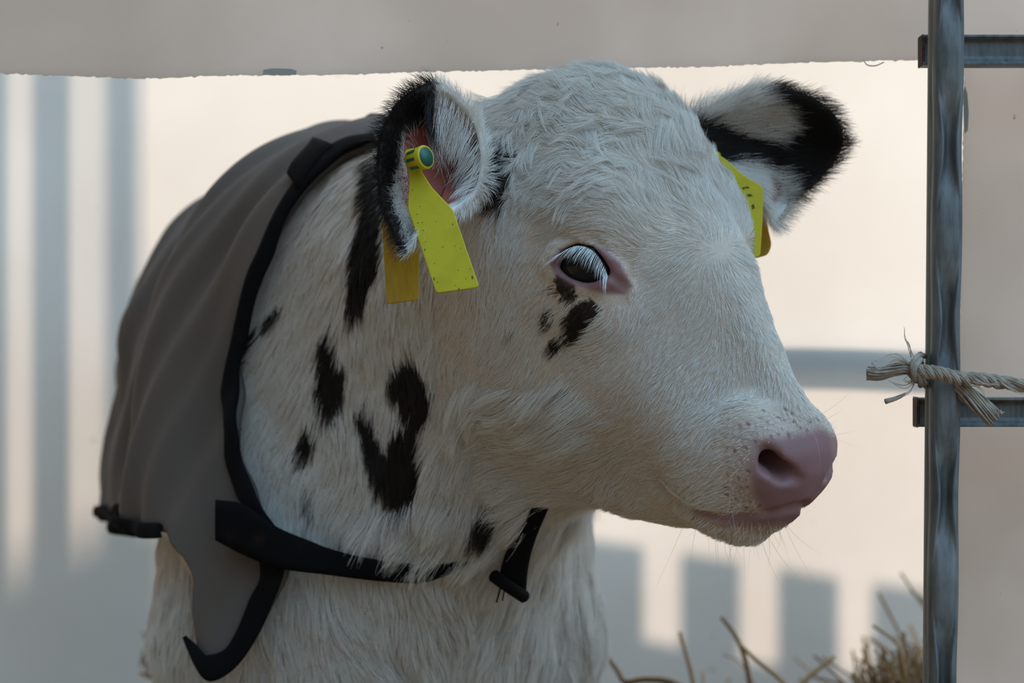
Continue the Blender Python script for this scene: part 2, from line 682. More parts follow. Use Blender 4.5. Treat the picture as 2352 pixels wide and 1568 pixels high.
NEAR_RIM = [(1090, 292, .000), (1052, 238, -.012), (998, 205, -.020), (930, 240, -.030), (888, 310, -.042), (878, 400, -.050), (893, 490, -.054), (935, 568, -.056),
            (968, 520, -.050), (1010, 495, -.035), (1052, 472, -.020), (1092, 430, -.008), (1104, 362, -.004)]
FAR_RIM = [(1590, 285, .075), (1680, 235, .080), (1760, 212, .085), (1850, 232, .092), (1908, 275, .100), (1920, 335, .105), (1880, 395, .100), (1835, 435, .093),
           (1775, 500, .085), (1740, 440, .080), (1680, 400, .078), (1610, 360, .076)]
E1V, E1F, E1n = ear_surface((1005, 375, -.018), NEAR_RIM, .034)
E2V, E2F, E2n = ear_surface((1730, 330, .088), FAR_RIM, .022)
nb = len(BV)
ALLV = np.vstack([BV, E1V, E2V])
ALLF = [tuple(q) for q in BF] + [tuple(dict.fromkeys(i + nb for i in q)) for q in E1F] + [tuple(dict.fromkeys(i + nb + len(E1V) for i in q)) for q in E2F]

calf = mesh_obj('calf', ALLV, ALLF, bpy.data.materials.new('tmp'))
tag(calf, 'white calf with black patches, yellow ear tags and a grey blanket looking to the right', 'calf')
bm = bmesh.new(); bm.from_mesh(calf.data)
bmesh.ops.recalc_face_normals(bm, faces=bm.faces)
bm.to_mesh(calf.data); bm.free()

# ---------------------------------------------------------------- coat colours
def poly_d(pts, poly):
    """signed distance in px to a polygon (negative inside)"""
    poly = np.asarray(poly, float)
    x, y = pts[:, 0], pts[:, 1]
    d = np.full(len(pts), 1e9); ins = np.zeros(len(pts), bool)
    lo, hi = poly.min(0) - 60, poly.max(0) + 60
    m = (x > lo[0]) & (x < hi[0]) & (y > lo[1]) & (y < hi[1])
    xm, ym = x[m], y[m]
    dm = np.full(m.sum(), 1e9); im = np.zeros(m.sum(), bool)
    n = len(poly)
    for i in range(n):
        a, b = poly[i], poly[(i + 1) % n]
        ex, ey = b - a
        wx, wy = xm - a[0], ym - a[1]
        t = np.clip((wx * ex + wy * ey) / (ex * ex + ey * ey + 1e-9), 0, 1)
        dm = np.minimum(dm, (wx - t * ex) ** 2 + (wy - t * ey) ** 2)
        c = ((a[1] <= ym) != (b[1] <= ym)) & (xm < (b[0] - a[0]) * (ym - a[1]) / (b[1] - a[1] + 1e-12) + a[0])
        im ^= c
    d[m] = np.where(im, -np.sqrt(dm), np.sqrt(dm))
    return d


SPOTS = [
    [(868, 360), (850, 440), (836, 500), (818, 560), (810, 620), (798, 680), (803, 722), (826, 692), (850, 645), (874, 600), (890, 540), (900, 440), (895, 370)],
    [(738, 768), (760, 742), (772, 770), (768, 800), (790, 822), (786, 880), (762, 942), (742, 945), (730, 885), (745, 835), (732, 805)],
    [(886, 860), (905, 815), (925, 795), (950, 812), (978, 850), (992, 905), (978, 962), (955, 975), (938, 945), (920, 905), (900, 890)],
    [(812, 925), (838, 920), (862, 940), (872, 1000), (892, 1015), (900, 975), (925, 955), (960, 970), (976, 1040), (962, 1110), (932, 1152), (895, 1158), (862, 1105), (842, 1045), (828, 990)],
    [(688, 1015), (712, 958), (730, 985), (716, 1040), (698, 1042)],
    [(608, 735), (638, 690), (656, 678), (646, 706), (622, 738)],
    [(560, 800), (585, 750), (603, 735), (590, 780), (570, 830)],
    [(1094, 1165), (1120, 1158), (1156, 1165), (1158, 1192), (1130, 1200), (1100, 1202)],
    [(1280, 632), (1304, 634), (1312, 660), (1320, 684), (1300, 692), (1284, 672), (1275, 652)],
    [(1322, 702), (1342, 694), (1364, 698), (1372, 714), (1352, 752), (1328, 786), (1306, 784), (1304, 735)],
    [(1262, 790), (1276, 774), (1292, 780), (1280, 804), (1264, 806)],
    [(1246, 716), (1258, 710), (1262, 722), (1252, 730)], [(1256, 736), (1266, 728), (1268, 742), (1256, 748)],
    [(1150, 322), (1182, 335), (1180, 400), (1162, 445), (1144, 480), (1116, 470), (1130, 410), (1138, 350)],
]
GREYS = [[(698, 1110), (714, 1095), (730, 1160), (716, 1178), (700, 1140)], [(1158, 765), (1182, 738), (1186, 752), (1166, 778)], [(1282, 900), (1296, 890), (1304, 896), (1290, 906)],
         [(742, 1195), (770, 1205), (850, 1235), (830, 1260), (780, 1235)]]
EARB1 = [(1008, 180), (960, 180), (900, 215), (850, 300), (845, 450), (880, 560), (900, 600), (938, 600), (938, 560), (922, 510), (900, 470), (905, 420), (918, 370), (924, 330), (945, 300), (985, 285), (1000, 240)]
EARB2 = [(1752, 185), (1800, 190), (1870, 210), (1930, 250), (1960, 310), (1945, 390), (1890, 430), (1835, 480), (1808, 458), (1812, 425), (1790, 398), (1750, 378), (1700, 368), (1640, 372), (1590, 330), (1580, 280),
         (1640, 286), (1690, 308), (1740, 320), (1788, 326), (1776, 304), (1822, 296), (1790, 262), (1810, 250), (1765, 232), (1750, 212)]
NOSE = [(1738, 1020), (1790, 1010), (1850, 1000), (1895, 985), (1960, 985), (1960, 1130), (1890, 1180), (1840, 1180), (1765, 1180), (1735, 1130), (1728, 1075)]
LIP = [(1600, 1174), (1660, 1187), (1760, 1183), (1842, 1168), (1850, 1186), (1800, 1199), (1740, 1202), (1660, 1198)]
EYEP = [(1262, 600), (1286, 574), (1335, 560), (1390, 572), (1422, 605), (1452, 656), (1436, 674), (1380, 670), (1320, 654), (1276, 628)]


def facemap(p):
    """pixel position of a point, the far half of the face folded over onto the near half"""
    f, u, r = to_head(p[:, 0], p[:, 1], p[:, 2])
    q = HO + np.outer(f, HF) + np.outer(u, HU) + np.outer(np.abs(r), HR)
    head = (f > -.14) & (u > -.2)
    return pix(q), head, r


WHITE = np.array([.80, .78, .75]); BLACK = np.array([.012, .009, .008]); PINK = np.array([.245, .132, .140])
SKINW = np.array([.50, .41, .34]); GREY = np.array([.28, .27, .27])  # SKINW darkened to paint in the shade between locks of fur


def coat(p, part):
    """part: 0 body, 1 near ear, 2 far ear -> fur colour, black weight"""
    q = pix(p)
    n = len(p)
    jit = RNG.normal(size=(n, 1)) * np.where((q[:, :1] > 1000), 2.2, 4.5)
    flow = flow_px(q)
    reach = np.where(q[:, :1] > 1000, 6.0, 11.0)            # the far end of a hair shows, not its root
    qq = q + flow * (reach - np.abs(jit) * 1.6) + RNG.normal(size=(n, 2)) * 1.5
    bd = np.full(n, 1e9)
    for s in SPOTS: bd = np.minimum(bd, poly_d(qq, s))
    bd = bd - np.where(q[:, 0] > 1000, 5.0, 3.0)
    bd = np.where(p[:, 1] < .45, bd, 1e9)
    bd = np.where(part == 1, poly_d(q + RNG.normal(size=(n, 2)) * 4, EARB1), bd)
    bd = np.where(part == 2, poly_d(q + RNG.normal(size=(n, 2)) * 5, EARB2), bd)
    bl = bd < 0
    col = np.tile(WHITE, (n, 1)) * (1 + RNG.normal(size=(n, 1)) * .05)
    cream = np.clip(wob(p, 40, 5) * .5 + .2, 0, 1)[:, None]
    col = col * (1 - cream * np.array([.01, .035, .07]))
    gd = np.full(n, 1e9)
    for s in GREYS: gd = np.minimum(gd, poly_d(qq, s))
    g_ = (gd < 0) & (part == 0) & (RNG.random(n) < .55)
    col[g_] = GREY * .5
    col[bl] = BLACK * (1 + RNG.random((bl.sum(), 1)) * 1.2)
    return np.clip(col, 0.004, .9), bl


# hair flow, painted as arrows over the animal: (px, py, dx, dy)
FLOW = np.array([
    (1640, 530, -.2, -1), (1600, 480, -.5, -.85), (1500, 400, -.75, -.65), (1680, 520, .5, -.8), (1720, 590, .8, .2), (1690, 640, .5, .9), (1640, 620, -.1, 1), (1590, 600, -.7, .7),
    (1560, 640, -.5, .85), (1540, 540, -.9, -.1), (1500, 620, -.85, .4), (1460, 560, -.9, -.3), (1400, 350, -.85, -.5), (1300, 300, -.9, -.2), (1300, 200, -.7, .3), (1450, 200, -.6, -.3), (1380, 160, -.8, -.4),
    (1550, 300, -.5, -.85), (1230, 230, -.7, .7), (1200, 330, -.5, .9), (1180, 430, -.5, .9), (1250, 430, -.9, .3), (1400, 450, -.95, -.15), (1300, 500, -.95, .2), (1350, 545, -.9, .0), (1220, 600, -.5, .85),
    (1150, 550, -.4, .9), (1100, 700, -.6, .8), (1100, 800, -.75, .65), (1250, 800, -.7, .7), (1350, 720, -.6, .75), (1430, 690, -.5, .85), (1500, 750, -.6, .8), (1600, 700, -.25, 1), (1700, 720, .15, 1), (1700, 800, .0, 1),
    (1770, 850, .2, 1), (1600, 850, -.45, .9), (1680, 930, -.3, .95), (1800, 930, .1, 1), (1500, 900, -.75, .65), (1550, 970, -.9, .4), (1650, 990, -.8, .5), (1600, 1060, -.95, .25), (1700, 960, -.6, .6), (1780, 980, -.4, .6), (1680, 1060, -.8, .3), (1700, 1140, -.85, .3),
    (1400, 1000, -.8, .55), (1300, 900, -.75, .65), (1300, 1080, -.8, .55), (1450, 1130, -.85, .5), (1550, 1190, -.7, .6), (1700, 1225, -.2, 1), (1800, 1210, .3, 1), (1150, 1000, -.85, .5), (1200, 1100, -.8, .6), (1050, 950, -.8, .6), (1050, 1100, -.6, .8), (1100, 1220, -.4, .9), (950, 1220, -.6, .8), (850, 1200, -.5, .85),
    (720, 450, -.4, .9), (640, 620, -.45, .9), (600, 800, -.6, .8), (580, 950, -.6, .8), (620, 1080, -.35, .95), (700, 1150, -.1, 1), (780, 1220, .3, .95), (800, 1000, .05, 1), (700, 850, -.5, .85), (760, 650, -.35, .95), (820, 450, -.3, .95), (900, 1000, .25, 1), (900, 850, .3, .95), (960, 700, -.15, 1), (1000, 880, -.3, .95),
    (960, 1120, -.1, 1), (1150, 250, -.85, .45), (1060, 560, -.3, .95), (1000, 300, -.2, .95),
    (750, 1400, .35, .95), (900, 1350, .15, 1), (900, 1500, .45, .9), (1050, 1400, .2, 1), (1050, 1520, 0, 1), (1150, 1450, -.45, .9), (1250, 1350, -.15, 1), (1300, 1250, .15, 1), (1340, 1400, .25, 1), (1300, 1520, -.05, 1), (400, 1400, .1, 1), (500, 1500, .1, 1), (650, 1500, .1, 1),
], float)
_n = np.linalg.norm(FLOW[:, 2:], axis=1)
FLOW[:, 2:] /= _n[:, None]


def flow_px(q):
    out = np.zeros((len(q), 2))
    for i in range(0, len(q), 60000):
        b = q[i:i + 60000]
        d2 = ((b[:, None, :] - FLOW[None, :, :2]) ** 2).sum(2)
        w = 1 / (d2 + 400) ** 1.6
        v = (w[:, :, None] * FLOW[None, :, 2:]).sum(1)
        out[i:i + 60000] = v / (np.linalg.norm(v, axis=1)[:, None] + 1e-9)
    return out


me = calf.data
nv = len(me.vertices); npoly = len(me.polygons)
VC = np.empty(nv * 3); me.vertices.foreach_get('co', VC); VC = VC.reshape(-1, 3)
VN = np.empty(nv * 3); me.vertices.foreach_get('normal', VN); VN = VN.reshape(-1, 3)
vpart = np.zeros(nv, int); vpart[nb:] = 1; vpart[nb + len(E1V):] = 2
fm, hd, hr = facemap(VC)
dn = np.minimum(poly_d(fm, NOSE), poly_d(fm, LIP)); dn = np.where(hd, dn, 1e9)
de = np.where(hd, poly_d(fm, EYEP), 1e9)
nosew = sstep(26, -8, dn); eyew = sstep(8, -3, de)
# skin colours
cskin = np.tile(SKINW, (nv, 1))
ccoat, vblack = coat(VC, vpart)
cskin[vblack] = BLACK * 2
pk = np.maximum(nosew, eyew)[:, None]
cskin = cskin * (1 - pk) + PINK * pk
muzz = sstep(100, 20, np.where(hd, poly_d(fm, NOSE), 1e9))[:, None] * (1 - pk) * .35
cskin = cskin * (1 - muzz) + PINK * 1.1 * muzz
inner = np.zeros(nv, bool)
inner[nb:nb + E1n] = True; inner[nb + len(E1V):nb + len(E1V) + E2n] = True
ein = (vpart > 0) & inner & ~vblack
ring = np.zeros(nv); 
for o_, V_, n_ in ((nb, E1V, E1n), (nb + len(E1V), E2V, E2n)):
    k_ = np.arange(n_); per = (n_ - 1) // 14; ring[o_:o_ + n_] = np.ceil(k_ / per)
edge_ = ein & (ring >= 12)
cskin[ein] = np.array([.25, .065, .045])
cskin[edge_] = WHITE * .8
me.attributes.new('coat', 'FLOAT_COLOR', 'POINT')
me.attributes['coat'].data.foreach_set('color', np.hstack([np.clip(cskin, 0, 1), np.ones((nv, 1))]).ravel())
rough = sstep(0, 10, -poly_d(fm, NOSE) * hd)
skin_mat = principled('skin', (.6, .5, .45), rough=.48, spec=.35, attr='coat', bump=(900, .25, .0006, (1, 1, 1)), sub=.12)
me.materials.clear(); me.materials.append(skin_mat)
me.polygons.foreach_set('use_smooth', [True] * npoly)

# ---------------------------------------------------------------- fur
def tri_data():
    me.calc_loop_triangles()
    nt_ = len(me.loop_triangles)
    T = np.empty(nt_ * 3, np.int64); me.loop_triangles.foreach_get('vertices', T)
    return T.reshape(-1, 3)


TR = tri_data()
p0, p1, p2 = VC[TR[:, 0]], VC[TR[:, 1]], VC[TR[:, 2]]
cr_ = np.cross(p1 - p0, p2 - p0)
area = np.linalg.norm(cr_, axis=1) / 2
tn = (VN[TR[:, 0]] + VN[TR[:, 1]] + VN[TR[:, 2]]); tn /= np.linalg.norm(tn, axis=1)[:, None] + 1e-12
cen = (p0 + p1 + p2) / 3
view = np.array([0, CAMY, CAMZ]) - cen; view /= np.linalg.norm(view, axis=1)[:, None]
facing = (tn * view).sum(1)
bs = (cen - C0) @ BB
dens = np.where(facing > -.35, 1.0, .12)
dens = np.where((vpart[TR[:, 0]] == 0) & (bs > .30) & (cen[:, 2] > .54), 0.0, dens)
dens = np.where((vpart[TR[:, 0]] == 0) & (bs > .35), dens * .35, dens)
dens = np.where((vpart[TR[:, 0]] == 0) & (cen[:, 2] < .33), dens * .25, dens)
BLK = [(862, 322), (805, 342), (755, 380), (712, 430), (665, 510), (606, 640), (567, 780), (545, 920), (563, 1060), (592, 1120), (648, 1225), (658, 1310), (582, 1470), (500, 1556), (438, 1492), (424, 1320), (380, 1236), (262, 1200),
       (200, 1200), (180, 200), (700, 200)]
inb = (poly_d(pix(cen), BLK) < -14) & (vpart[TR[:, 0]] == 0) & (cen[:, 1] > .12)
dens = np.where(inb, 0, dens)
wN = nosew[TR].mean(1); wE = eyew[TR].mean(1)
dens = dens * np.clip(1 - wN * 1.25, 0, 1) * np.clip(1 - wE * 1.15, 0, 1)
dens = np.where(cen[:, 1] > .12, dens * .8, dens)
pe = vpart[TR[:, 0]]
dens = np.where(pe > 0, dens * 1.3, dens)
innt = inner[TR].all(1) & (pe > 0)
e1c = np.array([1040, 410.]); 
pxc = pix(cen)
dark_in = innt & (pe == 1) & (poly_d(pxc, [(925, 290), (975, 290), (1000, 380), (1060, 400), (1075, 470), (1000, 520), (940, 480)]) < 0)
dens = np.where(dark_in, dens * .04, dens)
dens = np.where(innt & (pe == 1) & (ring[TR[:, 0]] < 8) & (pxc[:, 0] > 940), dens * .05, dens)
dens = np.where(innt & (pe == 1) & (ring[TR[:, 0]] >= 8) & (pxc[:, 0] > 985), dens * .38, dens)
prob = area * dens
NFUR = 420000
tid = RNG.choice(len(TR), NFUR, p=prob / prob.sum())
print('FUR density per mm2', NFUR / prob.sum() / 1e6)
u1, u2 = RNG.random(NFUR), RNG.random(NFUR)
fl = u1 + u2 > 1; u1[fl] = 1 - u1[fl]; u2[fl] = 1 - u2[fl]
w0 = (1 - u1 - u2)[:, None]; w1 = u1[:, None]; w2 = u2[:, None]
T_ = TR[tid]
R_ = VC[T_[:, 0]] * w0 + VC[T_[:, 1]] * w1 + VC[T_[:, 2]] * w2
Nn = VN[T_[:, 0]] * w0 + VN[T_[:, 1]] * w1 + VN[T_[:, 2]] * w2
Nn /= np.linalg.norm(Nn, axis=1)[:, None]
part = vpart[T_[:, 0]]; inn = inner[T_].all(1)
q = pix(R_)
fd = flow_px(q)
D3 = np.stack([fd[:, 0], np.zeros(NFUR), -fd[:, 1]], 1)
D3 = D3 + Nn * 0
D3 -= Nn * (D3 * Nn).sum(1)[:, None]
# ears: hair runs out from the middle of the cup
for k, c_, off in ((1, P(1075, 400, -.01), nb), (2, P(1600, 330, .08), nb + len(E1V))):
    m = part == k
    d = R_[m] - c_
    d -= Nn[m] * (d * Nn[m]).sum(1)[:, None]
    D3[m] = d
m = (part == 1) & inn & (q[:, 0] > 975)          # long pale hair hanging over the mouth of the ear
D3[m] = np.array([-.25, -.3, -1.0]) + Nn[m] * .1
D3 /= np.linalg.norm(D3, axis=1)[:, None] + 1e-9
# follicle dots of the muzzle: tiny bare dark-pink pits
dots = []
for _ in range(420):
    x_, y_ = RNG.uniform(1610, 1900), RNG.uniform(935, 1185)
    dd_ = float(poly_d(np.array([[x_, y_]]), NOSE)[0])
    if 6 < dd_ < 130 and all((x_ - a_) ** 2 + (y_ - b_) ** 2 > 240 for a_, b_ in dots) and y_ < 1175: dots.append((x_, y_))
dots = np.array(dots)
fq = facemap(R_)[0]
# lengths in metres
f_, u_, r_ = to_head(R_[:, 0], R_[:, 1], R_[:, 2])
L = np.full(NFUR, .016)
face = (f_ > -.02) & (part == 0)
headm = (q[:, 0] > 1000) & (q[:, 1] < 1180) & (part == 0) & (R_[:, 1] < .13)
headm = headm | ((part == 0) & (f_ > .01) & (u_ > -.21) & (np.abs(r_) < .08) & (R_[:, 1] < .08))
L = np.where(headm, .0105, L)
fore = sstep(560, 330, q[:, 1]) * headm
L = L + fore * .007
L = np.where(headm, L - .0035 * sstep(-.01, .06, f_), L)
mz = np.where(f_ > .02, np.clip(poly_d(facemap(R_)[0], NOSE), 0, 400), 400)
L = np.where(headm & (mz < 200), .0022 + (L - .0022) * np.clip(mz / 200, 0, 1), L)
ez = np.clip(poly_d(facemap(R_)[0], EYEP), 0, 100)
L = np.where(headm & (ez < 70), .0022 + (L - .0022) * np.clip(ez / 70, 0, 1), L)
under = (part == 0) & (u_ < -.10) & (f_ > -.03) & (f_ < .15) & (Nn[:, 2] < -.25)
L = np.where(under, L * (2.1 - 1.3 * sstep(.05, .11, f_)), L)
chest = (part == 0) & (q[:, 1] > 1150) & ~headm
L = np.where(chest, .024, L)
neckm = (part == 0) & (q[:, 0] < 1000) & (q[:, 1] <= 1150)
L = np.where(neckm, .019, L)
tuft = (part == 0) & (R_[:, 1] < .30) & (poly_d(q, [(800, 1190), (1000, 1120), (1180, 1150), (1245, 1130), (1215, 1200), (1120, 1262), (1040, 1278), (900, 1268)]) < 0)
L = np.where(tuft, .025, L)
L = np.where(part > 0, .011, L)
L = np.where((part > 0) & inn, .010, L)
L = np.where((part == 1) & inn & (q[:, 0] > 975), .022, L)
L = np.where((part == 2), .015, L)
L = L * (0.65 + .6 * RNG.random(NFUR))
lift = np.where(headm, .20, .24)
lift = np.where(fore > .3, .34, lift)
lift = np.where(part > 0, .62, lift)
lift = np.where(under, .5 - .2 * sstep(.04, .10, f_), lift)
lift = np.where((part == 2), .45, lift)
lift = np.where(headm & (mz < 120), .30, lift)
lift = np.where(tuft, .80, lift)
lift = np.where(headm & (f_ > .05) & (mz > 60), np.maximum(lift, .34), lift)
# wander of the lie of the coat
side = np.cross(Nn, D3)
wave = wob(R_, 95, 2) * np.where(headm, .24, .22) + wob(R_, 300, 3) * (.12 + .38 * fore) + wob(R_, 150, 31) * .55 * fore + RNG.normal(size=NFUR) * .13
wave = np.where(part > 0, RNG.normal(size=NFUR) * .35, wave)
D3 = D3 + side * wave[:, None]; D3 /= np.linalg.norm(D3, axis=1)[:, None]
lift = lift * (1 + .45 * wob(R_, 260, 7) + RNG.normal(size=NFUR) * .25); lift = np.clip(lift, .06, 1.2)
NP_ = 5
ts = np.linspace(0, 1, NP_)
Ld = L[:, None]
curl = side * (wob(R_, 420, 9) * (.10 + .75 * fore))[:, None]
PT_ = np.empty((NFUR, NP_, 3))
for k, t in enumerate(ts):
    PT_[:, k] = R_ + Ld * (D3 * t + Nn * lift[:, None] * (t - .42 * t * t) + curl * t * t) - Nn * .0004 * (1 - t)
# gather strands into locks
cell = np.where(neckm | chest, .0055, .0034)
cell = np.where(part > 0, .0040, cell)
key = np.floor((R_ + .0015 * np.stack([wob(R_, 500, 21), wob(R_, 500, 22), wob(R_, 500, 23)], 1)) / cell[:, None]).astype(np.int64)
key = (key[:, 0] * 73856093) ^ (key[:, 1] * 19349663) ^ (key[:, 2] * 83492791) ^ (part * 7919)
_, inv = np.unique(key, return_inverse=True)
cnt_ = np.bincount(inv).astype(float)
amt = np.where(headm, .50, .72) * (.6 + .8 * RNG.random(NFUR))
amt = np.where(fore > .2, .68, amt)
amt = np.where(part > 0, .40, amt)
amt = np.clip(amt, 0, .95)
for k, t in enumerate(ts):
    if k == 0: continue
    mean = np.stack([np.bincount(inv, PT_[:, k, j]) / cnt_ for j in range(3)], 1)[inv]
    PT_[:, k] += (mean - PT_[:, k]) * (amt * t ** 1.3)[:, None]
fcol, fbl = coat(R_, part)
# sparse hair on the pink muzzle is paler and see-through to the skin
rad = np.where(neckm | chest, .000120, .000095)
rad = np.where(part > 0, .000085, rad)
rad = rad * (.75 + .5 * RNG.random(NFUR))

# hairs must not poke into the eyes
nd = np.full(NFUR, 1e9)
sel = np.where((part == 0) & (fq[:, 0] > 1600) & (fq[:, 1] > 925) & (f_ > .05))[0]
for i in range(0, len(sel), 20000):
    b_ = sel[i:i + 20000]
    nd[b_] = ((fq[b_, None, :] - dots[None]) ** 2).sum(2).min(1)
keep = nd > 7
PT_, rad, fcol = PT_[keep], rad[keep], fcol[keep]
NFUR = int(keep.sum())
vd_ = np.full(nv, 1e9)
sv_ = np.where((vpart == 0) & hd & (fm[:, 0] > 1600) & (fm[:, 1] > 925))[0]
vd_[sv_] = ((fm[sv_, None, :] - dots[None]) ** 2).sum(2).min(1)
cskin[vd_ < 16] = PINK * .75
me.attributes['coat'].data.foreach_set('color', np.hstack([np.clip(cskin, 0, 1), np.ones((nv, 1))]).ravel())
hc = bpy.data.hair_curves.new('fur')
hc.add_curves([NP_] * NFUR)
hc.position_data.foreach_set('vector', PT_.astype(np.float32).ravel())
ra = hc.attributes.new('radius', 'FLOAT', 'POINT')
taper = np.array([1, .95, .8, .55, .15])
ra.data.foreach_set('value', (rad[:, None] * taper[None]).astype(np.float32).ravel())
ca = hc.attributes.new('coat', 'FLOAT_COLOR', 'CURVE')
ca.data.foreach_set('color', np.hstack([fcol, np.ones((NFUR, 1))]).astype(np.float32).ravel())
furmat, n, l, o = new_mat('fur')
b = n.new('ShaderNodeBsdfPrincipled'); b.inputs['Roughness'].default_value = .45; b.inputs['Specular IOR Level'].default_value = .35
a = n.new('ShaderNodeAttribute'); a.attribute_name = 'coat'
tl = n.new('ShaderNodeBsdfTranslucent'); mx = n.new('ShaderNodeMixShader'); mx.inputs[0].default_value = .22
l.new(a.outputs['Color'], b.inputs['Base Color']); l.new(a.outputs['Color'], tl.inputs['Color'])
l.new(b.outputs[0], mx.inputs[1]); l.new(tl.outputs[0], mx.inputs[2]); l.new(mx.outputs[0], o.inputs['Surface'])
hc.materials.append(furmat)
fur = bpy.data.objects.new('fur', hc)
fur['kind'] = 'stuff'
COL.objects.link(fur); fur.parent = calf
print('FUR', time.time() - t0)


def strands(name, curves, r0, color, parent, rough=.4, tl_=.2):
    """one hair-curves part from a list of point lists (all of one length)"""
    A = np.array(curves, np.float32)
    h = bpy.data.hair_curves.new(name)
    h.add_curves([A.shape[1]] * len(A))
    h.position_data.foreach_set('vector', A.ravel())
    ra = h.attributes.new('radius', 'FLOAT', 'POINT')
    tp = r0 * (1 - np.linspace(0, 1, A.shape[1]) ** 1.6 * .85)
    ra.data.foreach_set('value', np.tile(tp, len(A)).astype(np.float32))
    m, n, l, o = new_mat(name)
    b = n.new('ShaderNodeBsdfPrincipled'); b.inputs['Roughness'].default_value = rough; b.inputs['Base Color'].default_value = (*color, 1)
    l.new(b.outputs[0], o.inputs['Surface'])
    h.materials.append(m)
    ob = bpy.data.objects.new(name, h); COL.objects.link(ob); ob.parent = parent
    ob['kind'] = 'stuff'
    return ob


# ---------------------------------------------------------------- eyes and lashes
eye_mat, n, l, o = new_mat('eye')
b = n.new('ShaderNodeBsdfPrincipled'); b.inputs['Base Color'].default_value = (.006, .008, .012, 1)
b.inputs['Roughness'].default_value = .14; b.inputs['Specular IOR Level'].default_value = .22
l.new(b.outputs[0], o.inputs['Surface'])
for i in range(2):
    bm = bmesh.new()
    bmesh.ops.create_uvsphere(bm, u_segments=48, v_segments=32, radius=EYER)
    for v in bm.verts: v.co += Vector(EYE[i])
    mm = bpy.data.meshes.new('eye'); bm.to_mesh(mm); bm.free()
    mm.polygons.foreach_set('use_smooth', [True] * len(mm.polygons)); mm.materials.append(eye_mat)
    eo = bpy.data.objects.new('eye', mm); COL.objects.link(eo); eo.parent = calf
    eo['label'] = 'glossy black eyeball'
    m_ = (lambda v: v) if i == 0 else mirvec
    L_ = []
    for k in range(130):
        t = RNG.uniform(-1, 1)
        base = EYE[i] + m_(EAX) * (.0215 + .0010 - .0045 * t * t) + m_(ELNG) * (t * .0175) + m_(EUP) * (.0120 * (1 - abs(t) ** 2.2) - .002)
        ln = RNG.uniform(.0095, .0145)
        dd = m_(EAX) * .50 + m_(ELNG) * (t * .42 + RNG.normal() * .05) - m_(EUP) * (.80 + RNG.normal() * .07)
        c = [base + dd * ln * s + m_(EAX) * ln * .35 * math.sin(PI * s * .9) * .5 for s in np.linspace(0, 1, 6)]
        L_.append(c)
    la = strands('eyelashes', L_, .000095, (.75, .78, .80), calf)
# whiskers of the muzzle and chin
L_ = []
bvh = BVHTree.FromPolygons([tuple(v) for v in BV], [tuple(map(int, q_)) for q_ in BF])
for k in range(150):
    if k % 3 == 0: px_, py_ = RNG.uniform(1560, 1850), RNG.uniform(1195, 1238)
    elif k % 3 == 1: px_, py_ = RNG.uniform(1640, 1900), RNG.uniform(940, 1200)
    else: px_, py_ = RNG.uniform(1820, 1915), RNG.uniform(960, 1190)
    if poly_d(np.array([[px_, py_]]), NOSE)[0] < (6 if px_ < 1880 else -40): continue
    o_ = Vector((0, CAMY, CAMZ)); d_ = (Vector(P(px_, py_, 0)) - o_).normalized()
    hit, nn, _, _ = bvh.ray_cast(o_, d_)
    if hit is None: continue
    nn = np.array(nn); nn = nn if nn @ np.array(d_) < 0 else -nn
    ln = RNG.uniform(.012, .032) if k % 3 else RNG.uniform(.010, .026)
    dr = nn * .8 + HF * .25 + np.array([0, 0, -.55 if k % 3 == 0 else -.05]) + RNG.normal(size=3) * .25
    bend = RNG.normal(size=3) * .35 + np.array([0, 0, -.1])
    L_.append([np.array(hit) + ln * (dr * s + bend * s * s) for s in np.linspace(0, 1, 6)])
strands('whiskers', L_, .00007, (.55, .48, .42), calf)
#FURSTOP

# ================================================================== BLANKET
def sd_body(p): return sd_points(p, BODYP)


_first = [i for i, p in enumerate(PRIMS) if p[0] == 'u']
N_TORSO = len(torso_prims())
BODYP = [PRIMS[i] for i in _first[:N_TORSO + 20 + 3]]


def cloth_table(S, off=.012, na=60, da=.006, axis_z=.62):
    """for each station s along the back: the cloth profile from the spine down, hanging free below the widest point"""
    out = []
    phi = np.linspace(0, math.radians(150), 90)
    for s in S:
        base = W(s, 0, axis_z)
        dirs = np.stack([SS * math.sin(a) + np.array([0, 0, math.cos(a)]) for a in phi])
        r = np.full(len(phi), .36)
        for _ in range(60):
            d = sd_body(base + dirs * r[:, None]) - off
            r = np.maximum(r - np.clip(d, -.02, .05) * .6, .002)
        t = r * np.sin(phi); z = axis_z + r * np.cos(phi)
        tm = np.maximum.accumulate(t)
        k = int(np.argmax(t))
        poly = np.stack([t[:k + 1], z[:k + 1]], 1)
        poly = np.vstack([poly, [t[k] + .004, z[k] - .10], [t[k] - .006, z[k] - .25], [t[k] - .016, z[k] - .6]])
        seg = np.r_[0, np.cumsum(np.linalg.norm(np.diff(poly, axis=0), axis=1))]
        A = np.arange(na + 60) * da
        out.append(np.stack([np.interp(A, seg, poly[:, 0]), np.interp(A, seg, poly[:, 1])], 1))
    return np.array(out), da


S_ST = np.arange(-.15, .84, .010)
TAB, DA = cloth_table(S_ST)
# soften along the back so the cloth bridges the hollows
for _ in range(3):
    TAB[1:-1] = (TAB[:-2] + 2 * TAB[1:-1] + TAB[2:]) / 4


